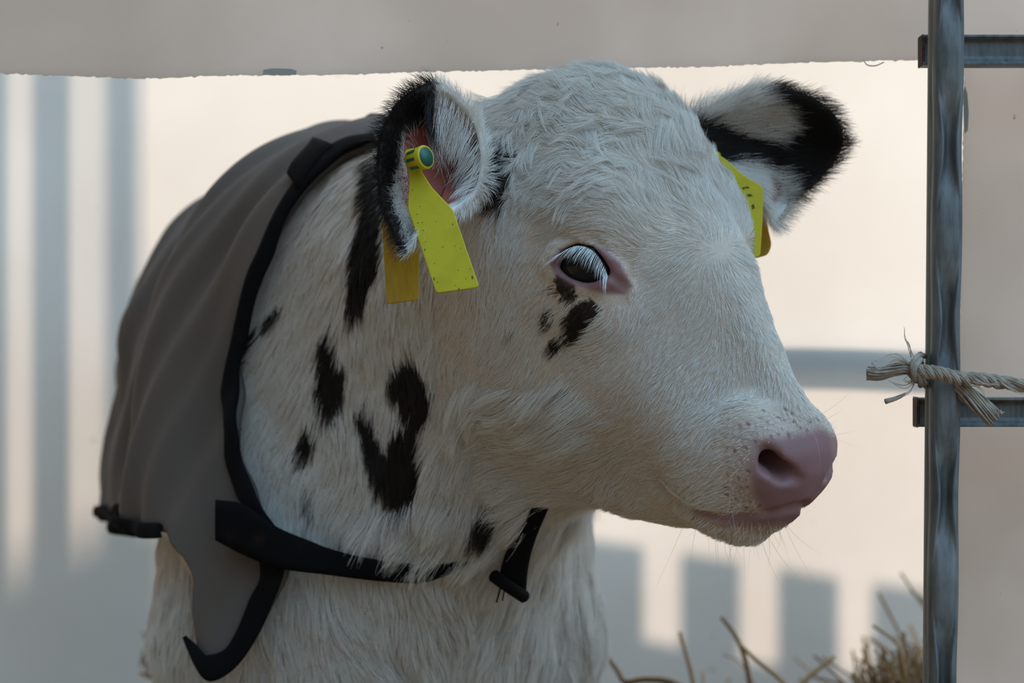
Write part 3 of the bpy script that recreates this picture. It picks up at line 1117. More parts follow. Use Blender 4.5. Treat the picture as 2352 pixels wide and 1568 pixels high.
def cloth_pt(s, a, side=1, lift=0.0):
    """point of the draped cloth: s along the back, a down from the spine (metres)"""
    s = np.asarray(s, float); a = np.asarray(a, float)
    si = np.clip((s - S_ST[0]) / .010, 0, len(S_ST) - 1.001); ai = np.clip(a / DA, 0, TAB.shape[1] - 1.001)
    i0 = si.astype(int); j0 = ai.astype(int); fs = (si - i0)[..., None]; fa = (ai - j0)[..., None]
    tz = (TAB[i0, j0] * (1 - fs) * (1 - fa) + TAB[i0 + 1, j0] * fs * (1 - fa) + TAB[i0, j0 + 1] * (1 - fs) * fa + TAB[i0 + 1, j0 + 1] * fs * fa)
    low = sstep(.20, .42, a)
    fold = .0056 * np.sin(s * 88 - a * 24 + 1.3 * np.sin(a * 9)) * sstep(.02, .10, a) * (.6 + .4 * np.sin(a * 17 + s * 11)) + .0046 * np.sin(s * 46 + a * 16 + side) + .0024 * np.sin(s * 170 - a * 30 + 2 * np.sin(a * 14)) * sstep(.04, .12, a)
    fold = fold + low * sstep(.16, .05, s) * (.0060 * np.sin(s * 46 + 2.2 * side + a * 3)) + low * .0012 * np.sin(s * 110 + a * 6)
    fold = fold + .0018 * np.sin(a * 60 + 2 * np.sin(s * 20)) * sstep(.0, .2, s) * sstep(.45, .2, a)
    fold = fold + lift + .004 * low
    t = tz[..., 0]; z = tz[..., 1]
    up = sstep(.12, .0, a)
    t2 = t + fold * (1 - .7 * up) + low * .014 * sstep(.10, .3, s) + low * .016 * sstep(.16, .02, s)
    z2 = z + fold * up
    p = C0[None] + (s[..., None] * BB) + (t2[..., None] * SS * side)
    p = p.reshape(s.shape + (3,))
    p[..., 2] = z2
    return p


gs, ga = np.meshgrid(np.arange(-.145, .30, .004), np.arange(0, .62, .004), indexing='ij')
gp = cloth_pt(gs, ga)
gpx = pix(gp)
gnear = gp[..., 1]


def to_sa(px, py):
    d = (gpx[..., 0] - px) ** 2 + (gpx[..., 1] - py) ** 2
    # prefer the layer nearest to the camera
    m = d < (d.min() + 60)
    c = np.where(m, gnear, 9)
    i = np.unravel_index(np.argmin(c), c.shape)
    return gs[i], ga[i]



EDGE_PX = [(862, 322), (805, 342), (755, 380), (712, 430), (665, 510), (632, 580), (606, 640), (588, 705), (567, 780), (550, 850), (545, 920), (547, 990), (563, 1060), (592, 1120), (622, 1170), (648, 1225),
           (658, 1310), (622, 1395), (582, 1470), (541, 1530), (500, 1556), (462, 1535), (438, 1492), (430, 1462)]
INNER_PX = [(858, 311), (798, 322), (738, 356), (686, 412), (640, 490), (606, 565), (578, 630), (556, 705), (540, 780), (526, 850), (518, 920), (520, 990), (530, 1060), (548, 1120), (575, 1170), (600, 1235),
            (604, 1315), (585, 1370), (548, 1440), (518, 1488), (490, 1503), (465, 1492), (441, 1468), (432, 1456)]
REST_PX = [(424, 1400), (424, 1320), (402, 1280), (380, 1236)]
HEM_PX = [(380, 1236), (322, 1231), (285, 1222)]
HEMIN_PX = [(378, 1204), (320, 1197), (283, 1188)]
sE = np.array([to_sa(*q) for q in EDGE_PX]); sI = np.array([to_sa(*q) for q in INNER_PX])
sR = np.array([to_sa(*q) for q in REST_PX]); sH = np.array([to_sa(*q) for q in HEM_PX]); sHi = np.array([to_sa(*q) for q in HEMIN_PX])
aH, aHi = sH[-1, 1], sHi[-1, 1]
rise = lambda s_: .05 * sstep(.45, .65, s_)
tail = np.array([(s_, aH - rise(s_)) for s_ in np.arange(sH[-1, 0] + .03, .66, .03)])
taili = np.array([(s_, aHi - rise(s_)) for s_ in np.arange(sH[-1, 0] + .03, .66, .03)])
top_s = sE[0, 0]
region = np.vstack([[(top_s, -.01)], catmull(sE, 4), sR, sH, tail, [(.65, -.01)]])
cloth_mat = principled('blanket_cloth', (.118, .103, .096), rough=.78, spec=.25, noise=(14, (.092, .080, .075), .35, .7, (1, 1, .6)), bump=(1500, .25, .0004, (1, 1, 1)))
bind_mat = principled('black_binding', (.006, .006, .007), rough=.9, spec=.08, noise=(35, (.030, .017, .011), .62, .80, (1, 1, 1)), bump=(900, .5, .0006, (1, 1, .3)))
strap_mat = principled('black_webbing', (.005, .005, .006), rough=.9, spec=.08, noise=(28, (.028, .015, .010), .60, .82, (1, 1, 1)), bump=(1100, .4, .0005, (1, 1, .3)))

blanket = empty('calf_blanket', tuple(W(.3, 0, 0)), 'grey padded calf coat with black binding strapped over the back of the calf', 'blanket')


kf = 13
bk = lambda q: q + np.stack([.03 + .11 * sstep(.10, .26, q[:, 1]), q[:, 0] * 0], 1)
sEf = np.vstack([bk(sE[:kf]), [[.11, sE[kf, 1]], [.12, aH - .02], [.14, aH]]])
sIf = np.vstack([bk(sI[:kf]), [[.125, sE[kf, 1] - .006], [.135, aH - .035], [.15, aHi]]])
region_far = np.vstack([[(sEf[0, 0], -.01)], catmull(sEf, 4), tail[tail[:, 0] > .15], [(.65, -.01)]])


def grid_mesh(side):
    region_ = region if side > 0 else region_far
    S = np.r_[np.arange(-.145, .03, .0016), np.arange(.03, .792, .005)]
    A = np.arange(0, .60, .003)
    g1, g2 = np.meshgrid(S, A, indexing='ij')
    d = poly_d(np.stack([g1.ravel(), g2.ravel()], 1) * 4000, region_ * 4000).reshape(g1.shape)
    D0 = -15.0
    ok = d < D0 + 13
    gx = poly_d(np.stack([(g1 + .0005).ravel(), g2.ravel()], 1) * 4000, region_ * 4000).reshape(g1.shape) - d
    gy = poly_d(np.stack([g1.ravel(), (g2 + .0005).ravel()], 1) * 4000, region_ * 4000).reshape(g1.shape) - d
    gn = np.sqrt(gx ** 2 + gy ** 2) + 1e-6
    mv = np.where((d > D0) & ok, (d - D0) / 4000, 0)
    g1 = g1 - gx / gn * mv; g2 = g2 - gy / gn * mv
    V = cloth_pt(g1, np.clip(g2, 0, None), side)
    F = []
    idx = np.arange(g1.size).reshape(g1.shape)
    m = ok[:-1, :-1] & ok[1:, :-1] & ok[1:, 1:] & ok[:-1, 1:]
    a = idx[:-1, :-1][m]; b = idx[1:, :-1][m]; c = idx[1:, 1:][m]; e_ = idx[:-1, 1:][m]
    F = np.stack([a, b, c, e_], 1)
    used = np.unique(F); rm = np.full(g1.size, -1); rm[used] = np.arange(len(used))
    return V.reshape(-1, 3)[used], rm[F]


va, fa_ = grid_mesh(1); vb, fb_ = grid_mesh(-1)
o = child('shell', np.vstack([va, vb]), np.vstack([fa_, fb_[:, ::-1] + len(va)]), cloth_mat, blanket)
bm = bmesh.new(); bm.from_mesh(o.data); bmesh.ops.remove_doubles(bm, verts=bm.verts, dist=.0004)
bmesh.ops.recalc_face_normals(bm, faces=bm.faces); bm.to_mesh(o.data); bm.free()
sm = o.modifiers.new('smooth', 'SMOOTH'); sm.iterations = 2; sm.factor = .6
so = o.modifiers.new('solid', 'SOLIDIFY'); so.thickness = .006; so.offset = -1


def ribbon_sa(name, e_, i_, mat, side, lift=.0022, th=.0035, parent=None):
    e_ = catmull(e_, 5); i_ = catmull(i_, 5)
    rows = [cloth_pt(e_[:, 0] * (1 - k) + i_[:, 0] * k, e_[:, 1] * (1 - k) + i_[:, 1] * k, side, lift + .002 * math.sin(PI * min(1, max(0, (k + .06) / 1.1)))) for k in np.linspace(-.06, 1, 6)]
    V = np.array(rows); n = V.shape[1]
    F = [(r * n + c, r * n + c + 1, (r + 1) * n + c + 1, (r + 1) * n + c) for r in range(5) for c in range(n - 1)]
    ob = child(name, V.reshape(-1, 3), F, mat, parent or blanket)
    s_ = ob.modifiers.new('smooth', 'SMOOTH'); s_.iterations = 3
    s_ = ob.modifiers.new('solid', 'SOLIDIFY'); s_.thickness = th; s_.offset = 0
    return ob


ribbon_sa('binding', sE, sI, bind_mat, 1)
ribbon_sa('binding', sEf, sIf, bind_mat, -1)
ribbon_sa('binding', np.vstack([sH, tail]), np.vstack([sHi, taili]), bind_mat, 1)
ribbon_sa('binding', tail[tail[:, 0] > .13], taili[taili[:, 0] > .13], bind_mat, -1)
# closing patch by the collar
pq = [to_sa(*q) for q in [(735, 324), (772, 346), (706, 431), (671, 407)]]
rows = []
for u in np.linspace(0, 1, 9):
    a_ = np.array(pq[0]) * (1 - u) + np.array(pq[3]) * u; b_ = np.array(pq[1]) * (1 - u) + np.array(pq[2]) * u
    q_ = np.array([a_ * (1 - v) + b_ * v for v in np.linspace(0, 1, 5)])
    rows.append(cloth_pt(q_[:, 0], q_[:, 1], 1, .006))
V = np.array(rows).reshape(-1, 3)
F = [(r * 5 + c, r * 5 + c + 1, (r + 1) * 5 + c + 1, (r + 1) * 5 + c) for r in range(8) for c in range(4)]
ob = child('fastening_patch', V, F, strap_mat, blanket)
s_ = ob.modifiers.new('solid', 'SOLIDIFY'); s_.thickness = .003; s_.offset = 0


def on_body(L, off):
    out = []
    for q in L:
        p = surf_px(q[0], q[1], BODYP, y0=-.1, off=off if len(q) < 3 else q[2])
        out.append(p)
    return np.array(out)


def ribbon(name, up, lo, mat, parent, th=.003, nrow=6, bulge=.0015):
    up = catmull(up, 6); lo = catmull(lo, 6)
    V = []
    for k in np.linspace(0, 1, nrow):
        r = up * (1 - k) + lo * k
        r[:, 1] -= bulge * math.sin(PI * k)
        V.append(r)
    V = np.array(V); n = V.shape[1]
    F = [(r * n + c, r * n + c + 1, (r + 1) * n + c + 1, (r + 1) * n + c) for r in range(nrow - 1) for c in range(n - 1)]
    ob = child(name, V.reshape(-1, 3), F, mat, parent)
    s_ = ob.modifiers.new('solid', 'SOLIDIFY'); s_.thickness = th; s_.offset = 0
    return ob


up = on_body([(497, 1148, .030), (560, 1158, .030), (640, 1212, .026), (720, 1246, .016), (800, 1272, .013), (900, 1290, .009), (1000, 1296, .007), (1062, 1286, .006), (1110, 1262, .004)], .014)
lo = on_body([(497, 1240, .032), (575, 1280, .032), (650, 1306, .028), (760, 1320, .016), (860, 1331, .011), (920, 1335, .009), (975, 1334, .008), (1050, 1308, .007), (1105, 1284, .004)], .014)
ribbon('chest_strap', up, lo, strap_mat, blanket)
le = on_body([(1236, 1120, .006), (1222, 1165, .010), (1186, 1230, .012), (1162, 1275, .013), (1150, 1318, .015)], .014)
ri = on_body([(1272, 1130, .006), (1258, 1162, .010), (1226, 1240, .012), (1211, 1300, .013), (1206, 1352, .015)], .014)
ribbon('loose_strap', le, ri, strap_mat, blanket)
eu = on_body([(1134, 1312, .018), (1206, 1352, .018)], .018); el = on_body([(1136, 1332, .020), (1200, 1386, .020)], .02)
V, F = tube(np.array([eu[0] * .5 + el[0] * .5 + [0, -.001, 0], eu[0] * .25 + eu[1] * .25 + el[0] * .25 + el[1] * .25 + [0, -.004, 0], eu[1] * .5 + el[1] * .5 + [0, -.001, 0]]), .0045, 12)
ob = child('strap_slider', V, F, strap_mat, blanket)
V, F = merge(tube([eu[0] * .7 + el[1] * .3, eu[0] * .7 + el[1] * .3 + [-.004, -.002, -.014]], .0006, 6), tube([eu[0] * .6 + el[1] * .4, eu[0] * .6 + el[1] * .4 + [-.002, -.001, -.011]], .0005, 6))
child('loose_thread', V, F, strap_mat, blanket)


# ================================================================== EAR TAGS
yel = principled('yellow_plastic', (.50, .43, .018), rough=.5, spec=.22, noise=(60, (.42, .35, .015), .45, .75, (1, 1, 1)), bump=(420, .25, .0004, (1, 1, 1)), sub=.08)
yel2 = principled('old_yellow_plastic', (.46, .29, .012), rough=.5, spec=.4, noise=(90, (.36, .21, .010), .35, .7, (3, 3, .4)), sub=.08)
green = principled('green_print', (.005, .085, .055), rough=.45)
grime = principled('dark_fleck', (.07, .065, .015), rough=.8)


def plate(name, px, Ytop, Ybot, th, mat, root, tilt=0.0, subd=True):
    """flat moulded plate from its outline; Y varies linearly down (and tilt across) so it stays one plane"""
    px = np.asarray(px, float)
    y0, y1 = px[:, 1].min(), px[:, 1].max(); x0, x1 = px[:, 0].min(), px[:, 0].max()
    def pt(x, y): return P(x, y, Ytop + (Ybot - Ytop) * (y - y0) / (y1 - y0) + tilt * ((x - x0) / (x1 - x0) - .5))
    A = np.array([pt(*q) for q in px])
    nrm = np.cross(pt(x1, y0) - pt(x0, y0), pt(x0, y1) - pt(x0, y0)); nrm /= np.linalg.norm(nrm)
    n = len(A)
    V = np.vstack([A, A + nrm * th]); F = [tuple(range(n)), tuple(range(2 * n - 1, n - 1, -1))] + [(i, (i + 1) % n, n + (i + 1) % n, n + i) for i in range(n)]
    ob = child(name, V, F, mat, root, smooth=False)
    bm = bmesh.new(); bm.from_mesh(ob.data); bmesh.ops.recalc_face_normals(bm, faces=bm.faces); bm.to_mesh(ob.data); bm.free()
    bevel(ob, th * .35, 2)
    return ob, pt, nrm


def rounded(px, r=9, n=4):
    px = np.asarray(px, float); out = []
    m = len(px)
    for i in range(m):
        a, b, c = px[i - 1], px[i], px[(i + 1) % m]
        u = (a - b) / np.linalg.norm(a - b); v = (c - b) / np.linalg.norm(c - b)
        rr = min(r, .45 * np.linalg.norm(a - b), .45 * np.linalg.norm(c - b))
        for t in np.linspace(0, 1, n):
            out.append((b + u * rr) * (1 - t) ** 2 + 2 * t * (1 - t) * b + (b + v * rr) * t * t)
    return np.array(out)


ytag = empty('ear_tag', tuple(P(962, 362, -.02)), 'yellow two-part ear tag with a green-capped stud in the ear beside the blanket', 'ear tag', 'yellow ear tags')
fp, ptf, nf = plate('front_plate', rounded([(928, 345), (952, 338), (968, 392), (992, 430), (1040, 480), (1100, 655), (1094, 660), (1002, 673), (936, 478), (940, 410)], 8), -.040, -.066, .0017, yel, ytag, tilt=-.004)
plate('back_plate', rounded([(905, 380), (945, 380), (950, 430), (964, 520), (962, 688), (893, 697), (888, 690), (876, 510), (878, 490)], 8), .006, -.010, .0017, yel2, ytag)
c0 = P(943, 371, -.045); c1 = P(979, 360, -.053)
ax_ = c1 - c0; ax_ /= np.linalg.norm(ax_)
V, F = tube([c0, c0 + ax_ * .0008, c1 - ax_ * .0008, c1], [.0052, .0062, .0074, .0070], 32)
child('stud', V, F, yel, ytag)
V, F = tube([c1 - ax_ * .0002, c1 + ax_ * .0003], [.0060, .0060], 32)
child('stud_cap', V, F, green, ytag)['label'] = 'green stud cap'
# three printed bars round the stud
sd1 = np.cross(ax_, [0, 0, 1.0]); sd1 /= np.linalg.norm(sd1); sd2 = np.cross(sd1, ax_)
VV = []
for ang in (200, 236, 272):
    a = math.radians(ang); rr = .00735
    best = sd1 * math.cos(a) + sd2 * math.sin(a)
    VV.append(ang)
vd = np.array([0, CAMY, CAMZ]) - c0; vd -= ax_ * (vd @ ax_); vd /= np.linalg.norm(vd)
vp = np.cross(ax_, vd); vp = vp if vp[2] > 0 else -vp
parts_ = []
for ang in (50, 8, -38):
    a = math.radians(ang); d_ = vd * math.cos(a) + vp * math.sin(a)
    tg = np.cross(ax_, d_)
    L0 = c0 + ax_ * .0025; L1 = c0 + ax_ * (np.linalg.norm(c1 - c0) * .72)
    q8 = []
    for base, r_ in ((L0, .00672), (L1, .00745)):
        for w_ in (-.0009, .0009):
            for h_ in (0, .00035): q8.append(base + tg * w_ + d_ * (r_ - .0002 + h_))
    parts_.append((q8, [(0, 1, 3, 2), (4, 6, 7, 5), (0, 4, 5, 1), (2, 3, 7, 6), (0, 2, 6, 4), (1, 5, 7, 3)]))
V, F = merge(*parts_)
child('print_bars', V, F, green, ytag, smooth=False)
parts_ = []
for (x, y, w_, h_) in [(997, 640, 2.5, 8), (1085, 637, 4, 7), (1054, 664, 2.5, 6), (1045, 655, 2, 2), (1070, 640, 2, 2), (976, 573, 2, 6), (960, 512, 3, 2), (970, 511, 3, 2), (958, 492, 2, 2), (1002, 509, 2, 2), (972, 529, 3, 2), (1017, 567, 3, 2), (1045, 565, 2, 2), (978, 555, 2, 2),
                       (1058, 570, 2, 2), (998, 605, 2, 2), (1052, 620, 3, 1.5), (1080, 617, 2, 2), (1040, 515, 2, 4), (948, 436, 2, 2), (965, 474, 2, 2), (1005, 648, 2, 2)]:
    cs = []
    for dx, dy in ((-w_, -h_ * .4), (w_ * .2, -h_), (w_, h_ * .5), (-w_ * .4, h_)):
        cs.append(ptf(x + dx * .62, y + dy * .62) + nf * .0 * 1)
    cs = np.array(cs); off_ = (np.array([0, CAMY, CAMZ]) - cs[0]); off_ /= np.linalg.norm(off_)
    sgn = 1 if nf @ off_ > 0 else -1
    top = cs + nf * (sgn * (.0018 if sgn > 0 else .00012))
    bot = top - nf * sgn * .0003
    parts_.append((list(top) + list(bot), [(0, 1, 2, 3), (7, 6, 5, 4), (0, 4, 5, 1), (1, 5, 6, 2), (2, 6, 7, 3), (3, 7, 4, 0)]))
V, F = merge(*parts_)
mk = child('surface_flecks', V, F, grime, fp, smooth=False); mk['kind'] = 'stuff'

ytag2 = empty('ear_tag', tuple(P(1690, 360, .09)), 'yellow ear tag half hidden behind the forehead in the black-tipped ear', 'ear tag', 'yellow ear tags')
f2, pt2, n2 = plate('front_plate', rounded([(1640, 350), (1664, 362), (1708, 402), (1753, 428), (1752, 500), (1746, 590), (1660, 590), (1640, 430)], 10), .066, .050, .0017, yel, ytag2)
plate('back_plate', rounded([(1690, 420), (1745, 430), (1764, 520), (1773, 562), (1764, 584), (1735, 592), (1690, 595)], 9), .125, .105, .0017, yel2, ytag2)
V, F = tube([P(1640, 362, .064), P(1648, 356, .10)], [.003, .003], 24)
child('stud', V, F, yel, ytag2)
parts_ = []
for (x, y, w_, h_) in [(1672, 397, 5, 5), (1716, 430, 6, 2), (1708, 432, 3, 3), (1722, 448, 7, 3), (1730, 474, 4, 6)]:
    cs = np.array([pt2(x + dx, y + dy) for dx, dy in ((-w_, -h_ * .4), (w_ * .2, -h_), (w_, h_ * .5), (-w_ * .4, h_))]) + np.array([0, -.0004, 0])
    parts_.append((list(cs) + list(cs + [0, .0012, 0]), [(0, 1, 2, 3), (7, 6, 5, 4), (0, 4, 5, 1), (1, 5, 6, 2), (2, 6, 7, 3), (3, 7, 4, 0)]))
V, F = merge(*parts_)
mk = child('printed_characters', V, F, grime, f2, smooth=False)

# ================================================================== GATE POST AND RAILS
def metal(name, c1_, c2_, rough=.45):
    m, n, l, o = new_mat(name)
    b = n.new('ShaderNodeBsdfPrincipled'); b.inputs['Metallic'].default_value = .40
    t = n.new('ShaderNodeTexCoord'); mp = n.new('ShaderNodeMapping'); mp.inputs['Scale'].default_value = (1, 1, .12)
    nz = n.new('ShaderNodeTexNoise'); nz.inputs['Scale'].default_value = 260; nz.inputs['Detail'].default_value = 8; nz.inputs['Roughness'].default_value = .65
    n2 = n.new('ShaderNodeTexNoise'); n2.inputs['Scale'].default_value = 30; n2.inputs['Detail'].default_value = 6
    rp = n.new('ShaderNodeValToRGB'); rp.color_ramp.elements[0].position = .32; rp.color_ramp.elements[1].position = .68
    rp.color_ramp.elements[0].color = (*c1_, 1); rp.color_ramp.elements[1].color = (*c2_, 1)
    mx = n.new('ShaderNodeMath'); mx.operation = 'ADD'; hf = n.new('ShaderNodeMath'); hf.operation = 'MULTIPLY'; hf.inputs[1].default_value = .5
    l.new(t.outputs['Object'], mp.inputs[0]); l.new(mp.outputs[0], nz.inputs['Vector']); l.new(t.outputs['Object'], n2.inputs['Vector'])
    l.new(nz.outputs['Fac'], mx.inputs[0]); l.new(n2.outputs['Fac'], mx.inputs[1]); l.new(mx.outputs[0], hf.inputs[0]); l.new(hf.outputs[0], rp.inputs[0])
    l.new(rp.outputs[0], b.inputs['Base Color'])
    r2 = n.new('ShaderNodeMapRange'); r2.inputs['To Min'].default_value = rough - .1; r2.inputs['To Max'].default_value = rough + .2
    l.new(nz.outputs['Fac'], r2.inputs[0]); l.new(r2.outputs[0], b.inputs['Roughness'])
    bp = n.new('ShaderNodeBump'); bp.inputs['Strength'].default_value = .25; bp.inputs['Distance'].default_value = .0004
    l.new(nz.outputs['Fac'], bp.inputs['Height']); l.new(bp.outputs[0], b.inputs['Normal'])
    l.new(b.outputs[0], o.inputs['Surface'])
    return m


steel = metal('weathered_steel', (.050, .058, .062), (.24, .26, .27), .5)
zinc = metal('lit_side_zinc', (.24, .22, .19), (.50, .47, .40), .6)
rust = principled('rusty_edge', (.05, .032, .022), rough=.8, noise=(200, (.11, .06, .035), .4, .7, (1, 1, 1)))

gate = empty('metal_gate', tuple(P(2165, 784, .02) * [1, 1, 0]), 'galvanised metal gate post with pressed dents and two horizontal rails', 'gate')
YP = .010
zt, zb = .98, -.0
nz_, na_ = 700, 64
V = []
for i in range(nz_):
    z = zb + (zt - zb) * i / (nz_ - 1)
    py = 784 - (z - CAMZ) / (K * (YP + 1.5))
    cx = P(2179 - 16 * py / 1568, py, YP)[0]
    ph = (py - 335) / 403.0
    pinch = (.5 + .5 * math.cos(2 * PI * ph)) ** 1.3
    hw = .0093 + .0002 * (1 - pinch) - .0006 * pinch
    for k in range(na_):
        a = 2 * PI * k / na_
        ca, sa_ = math.cos(a), math.sin(a)
        x = hw * abs(ca) ** .62 * (1 if ca > 0 else -1); y = .0100 * abs(sa_) ** .75 * (1 if sa_ > 0 else -1)
        if sa_ < 0:
            wch = .0060 * (1 - .74 * pinch)
            y += .0078 * pinch * math.exp(-(x / (wch + .0012)) ** 4) + .0012 * pinch * math.exp(-((abs(x) - .006) / .002) ** 2) * 0
            y += .0012 * math.exp(-((abs(x) - wch - .0012) / .0007) ** 2) * (.35 + .65 * pinch)
        V.append((cx + x, YP + y, z))
F = [(i * na_ + k, i * na_ + (k + 1) % na_, (i + 1) * na_ + (k + 1) % na_, (i + 1) * na_ + k) for i in range(nz_ - 1) for k in range(na_)]
F += [tuple(range(na_))[::-1], tuple((nz_ - 1) * na_ + k for k in range(na_))]
child('post', V, F, steel, gate)
# narrow zinc strip added: the lit left side of the post put into colour
t_ = P(2134, 0, .024); b_ = P(2121, 1568, .024)
dx = (b_ - t_) / (t_[2] - b_[2])
T0 = t_ - dx * (zt - t_[2]); B0 = t_ + dx * (t_[2] - 0)
T0[2] = zt; B0[2] = 0
V = [T0, T0 + [.008, 0, 0], T0 + [.008, .004, 0], T0 + [0, .004, 0], B0, B0 + [.008, 0, 0], B0 + [.008, .004, 0], B0 + [0, .004, 0]]
ob = child('lit_side_strip', V, [(0, 1, 2, 3), (7, 6, 5, 4), (0, 4, 5, 1), (1, 5, 6, 2), (2, 6, 7, 3), (3, 7, 4, 0)], zinc, gate, False); bevel(ob, .0006)
ob['label'] = 'pale zinc strip added for the lit side of the post'


def rail(pxl, pyt, pyb, Y):
    x0 = P(pxl, pyt, Y)[0]; z1 = P(0, pyt, Y)[2]; z0 = P(0, pyb, Y)[2]; h = z1 - z0
    prof = [(0, z0), (-.006, z0), (-.007, z0 + .0008), (-.006, z0 + .0016), (-.0035, z0 + h * .20), (-.0028, z0 + h * .26), (-.0022, z0 + h * .32), (-.0020, z0 + h * .74), (-.0030, z0 + h * .80), (-.0066, z1 - .0018), (-.0072, z1 - .0008), (-.006, z1), (0, z1)]
    back = [(.012, z1), (.012, z0)]
    pr = prof + back
    n = len(pr)
    V = [(x, Y + .004 + y, z) for x in (x0, 1.4) for (y, z) in pr]
    F = [(i, (i + 1) % n, n + (i + 1) % n, n + i) for i in range(n)] + [tuple(range(n)), tuple(range(2 * n - 1, n - 1, -1))]
    ob = child('rail', V, F, steel, gate, False); bevel(ob, .0005)
    V, F = box(x0 - .0006, x0 + .0015, Y - .0015, Y + .015, z0 + .0002, z1 - .0002)
    e_ = child('cut_end', V, F, rust, ob, False); bevel(e_, .0004); e_['label'] = 'rusty sawn end'


rail(2119, 80, 150, .033)
rail(2107, 913, 980, .033)

# ================================================================== WHITE PANEL WITH THE FEEDING OPENING
def plastic(name, refl, trans, mixf, clear=0.0, nscale=6, dirt=(.45, .42, .38), glow=None):
    m, n, l, o = new_mat(name)
    t = n.new('ShaderNodeTexCoord'); nz = n.new('ShaderNodeTexNoise'); nz.inputs['Scale'].default_value = nscale; nz.inputs['Detail'].default_value = 8
    n3 = n.new('ShaderNodeTexNoise'); n3.inputs['Scale'].default_value = nscale * 22; n3.inputs['Detail'].default_value = 3
    rp = n.new('ShaderNodeValToRGB'); rp.color_ramp.elements[0].position = .35; rp.color_ramp.elements[1].position = .62
    rp.color_ramp.elements[0].color = (.86, .84, .82, 1); rp.color_ramp.elements[1].color = (1, 1, 1, 1)
    r3 = n.new('ShaderNodeValToRGB'); r3.color_ramp.elements[0].position = .215; r3.color_ramp.elements[1].position = .27
    r3.color_ramp.elements[0].color = (*dirt, 1); r3.color_ramp.elements[1].color = (1, 1, 1, 1)
    l.new(t.outputs['Object'], nz.inputs['Vector']); l.new(t.outputs['Object'], n3.inputs['Vector'])
    l.new(nz.outputs['Fac'], rp.inputs[0]); l.new(n3.outputs['Fac'], r3.inputs[0])
    mm = n.new('ShaderNodeMix'); mm.data_type = 'RGBA'; mm.blend_type = 'MULTIPLY'; mm.inputs[0].default_value = 1
    l.new(rp.outputs[0], mm.inputs[6]); l.new(r3.outputs[0], mm.inputs[7])
    def mul(c):
        q = n.new('ShaderNodeMix'); q.data_type = 'RGBA'; q.blend_type = 'MULTIPLY'; q.inputs[0].default_value = 1
        l.new(mm.outputs[2], q.inputs[6]); q.inputs[7].default_value = (*c, 1); return q.outputs[2]
    d = n.new('ShaderNodeBsdfPrincipled'); d.inputs['Roughness'].default_value = .55; d.inputs['Specular IOR Level'].default_value = .3
    tr = n.new('ShaderNodeBsdfTranslucent')
    l.new(mul(refl), d.inputs['Base Color']); l.new(mul(trans), tr.inputs['Color'])
    mx = n.new('ShaderNodeMixShader'); mx.inputs[0].default_value = mixf
    l.new(d.outputs[0], mx.inputs[1]); l.new(tr.outputs[0], mx.inputs[2])
    out = mx.outputs[0]
    if clear:
        tp = n.new('ShaderNodeBsdfTransparent'); m2 = n.new('ShaderNodeMixShader'); m2.inputs[0].default_value = clear
        l.new(out, m2.inputs[1]); l.new(tp.outputs[0], m2.inputs[2]); out = m2.outputs[0]
    l.new(out, o.inputs['Surface'])
    return m


panel_mat = plastic('white_panel_plastic', (.82, .74, .68), (.97, .90, .86), .60, clear=.07)
wall_mat = plastic('white_wall_plastic', (.84, .90, .92), (.96, .93, .88), .50, nscale=2.5, dirt=(.8, .75, .6))
YPAN = .078
edge = [(-900, 166), (-300, 166), (0, 167), (120, 172), (250, 177), (380, 179), (480, 173), (600, 172), (700, 171), (800, 170), (1000, 163), (1180, 160), (1300, 157), (1450, 154), (1600, 154), (1750, 146), (1900, 141), (2080, 137), (2180, 135), (2214, 136)]
down = [(2216, 150), (2214, 300), (2212, 420), (2208, 700), (2203, 900), (2199, 1100), (2196, 1400), (2194, 1568)]
pe_ = []
for a, b in zip(edge[:-1], edge[1:]):
    n_ = max(2, int((b[0] - a[0]) / 7))
    for k in range(n_):
        t = k / n_
        pe_.append((a[0] + (b[0] - a[0]) * t, a[1] + (b[1] - a[1]) * t + random.gauss(0, 1.0) + (random.random() < .04) * random.uniform(-4, 3)))
for a, b in zip(down[:-1], down[1:]):
    n_ = max(2, int((b[1] - a[1]) / 9))
    for k in range(n_):
        t = k / n_
        pe_.append((a[0] + (b[0] - a[0]) * t + random.gauss(0, .7), a[1] + (b[1] - a[1]) * t))
pts = [P(x, y, YPAN) for x, y in pe_]
pts.append(np.array([pts[-1][0], YPAN, 0.0])); pts += [np.array([1.35, YPAN, 0.0]), np.array([1.35, YPAN, 1.08]), np.array([pts[0][0], YPAN, 1.08])]
pts = np.array(pts); n_ = len(pts)
V = np.vstack([pts, pts + [0, .0035, 0]])
F = [tuple(range(n_))[::-1], tuple(range(n_, 2 * n_))] + [(i, (i + 1) % n_, n_ + (i + 1) % n_, n_ + i) for i in range(n_)]
ctr = np.array([pts[:, 0].mean(), YPAN, 0])
panel = mesh_obj('white_panel', V, F, panel_mat, None, False)
bm = bmesh.new(); bm.from_mesh(panel.data); bmesh.ops.recalc_face_normals(bm, faces=bm.faces); bmesh.ops.triangulate(bm, faces=[f for f in bm.faces if len(f.verts) > 4]); bm.to_mesh(panel.data); bm.free()
tag(panel, 'scuffed off-white plastic front panel with a rough-cut opening around the calf', 'panel')
tape_mat = principled('brown_tape', (.34, .31, .28), rough=.6)
V = [P(*q, YPAN - .0006) for q in [(605, 160), (625, 157), (668, 158), (681, 162), (680, 172), (604, 172)]]
V = V + [v + np.array([0, .0007, 0]) for v in V]
F = [tuple(range(6))[::-1], tuple(range(6, 12))] + [(i, (i + 1) % 6, 6 + (i + 1) % 6, 6 + i) for i in range(6)]
t_ = child('edge_chip', V, F, tape_mat, panel, False); t_['label'] = 'brownish chipped notch in the lower edge'
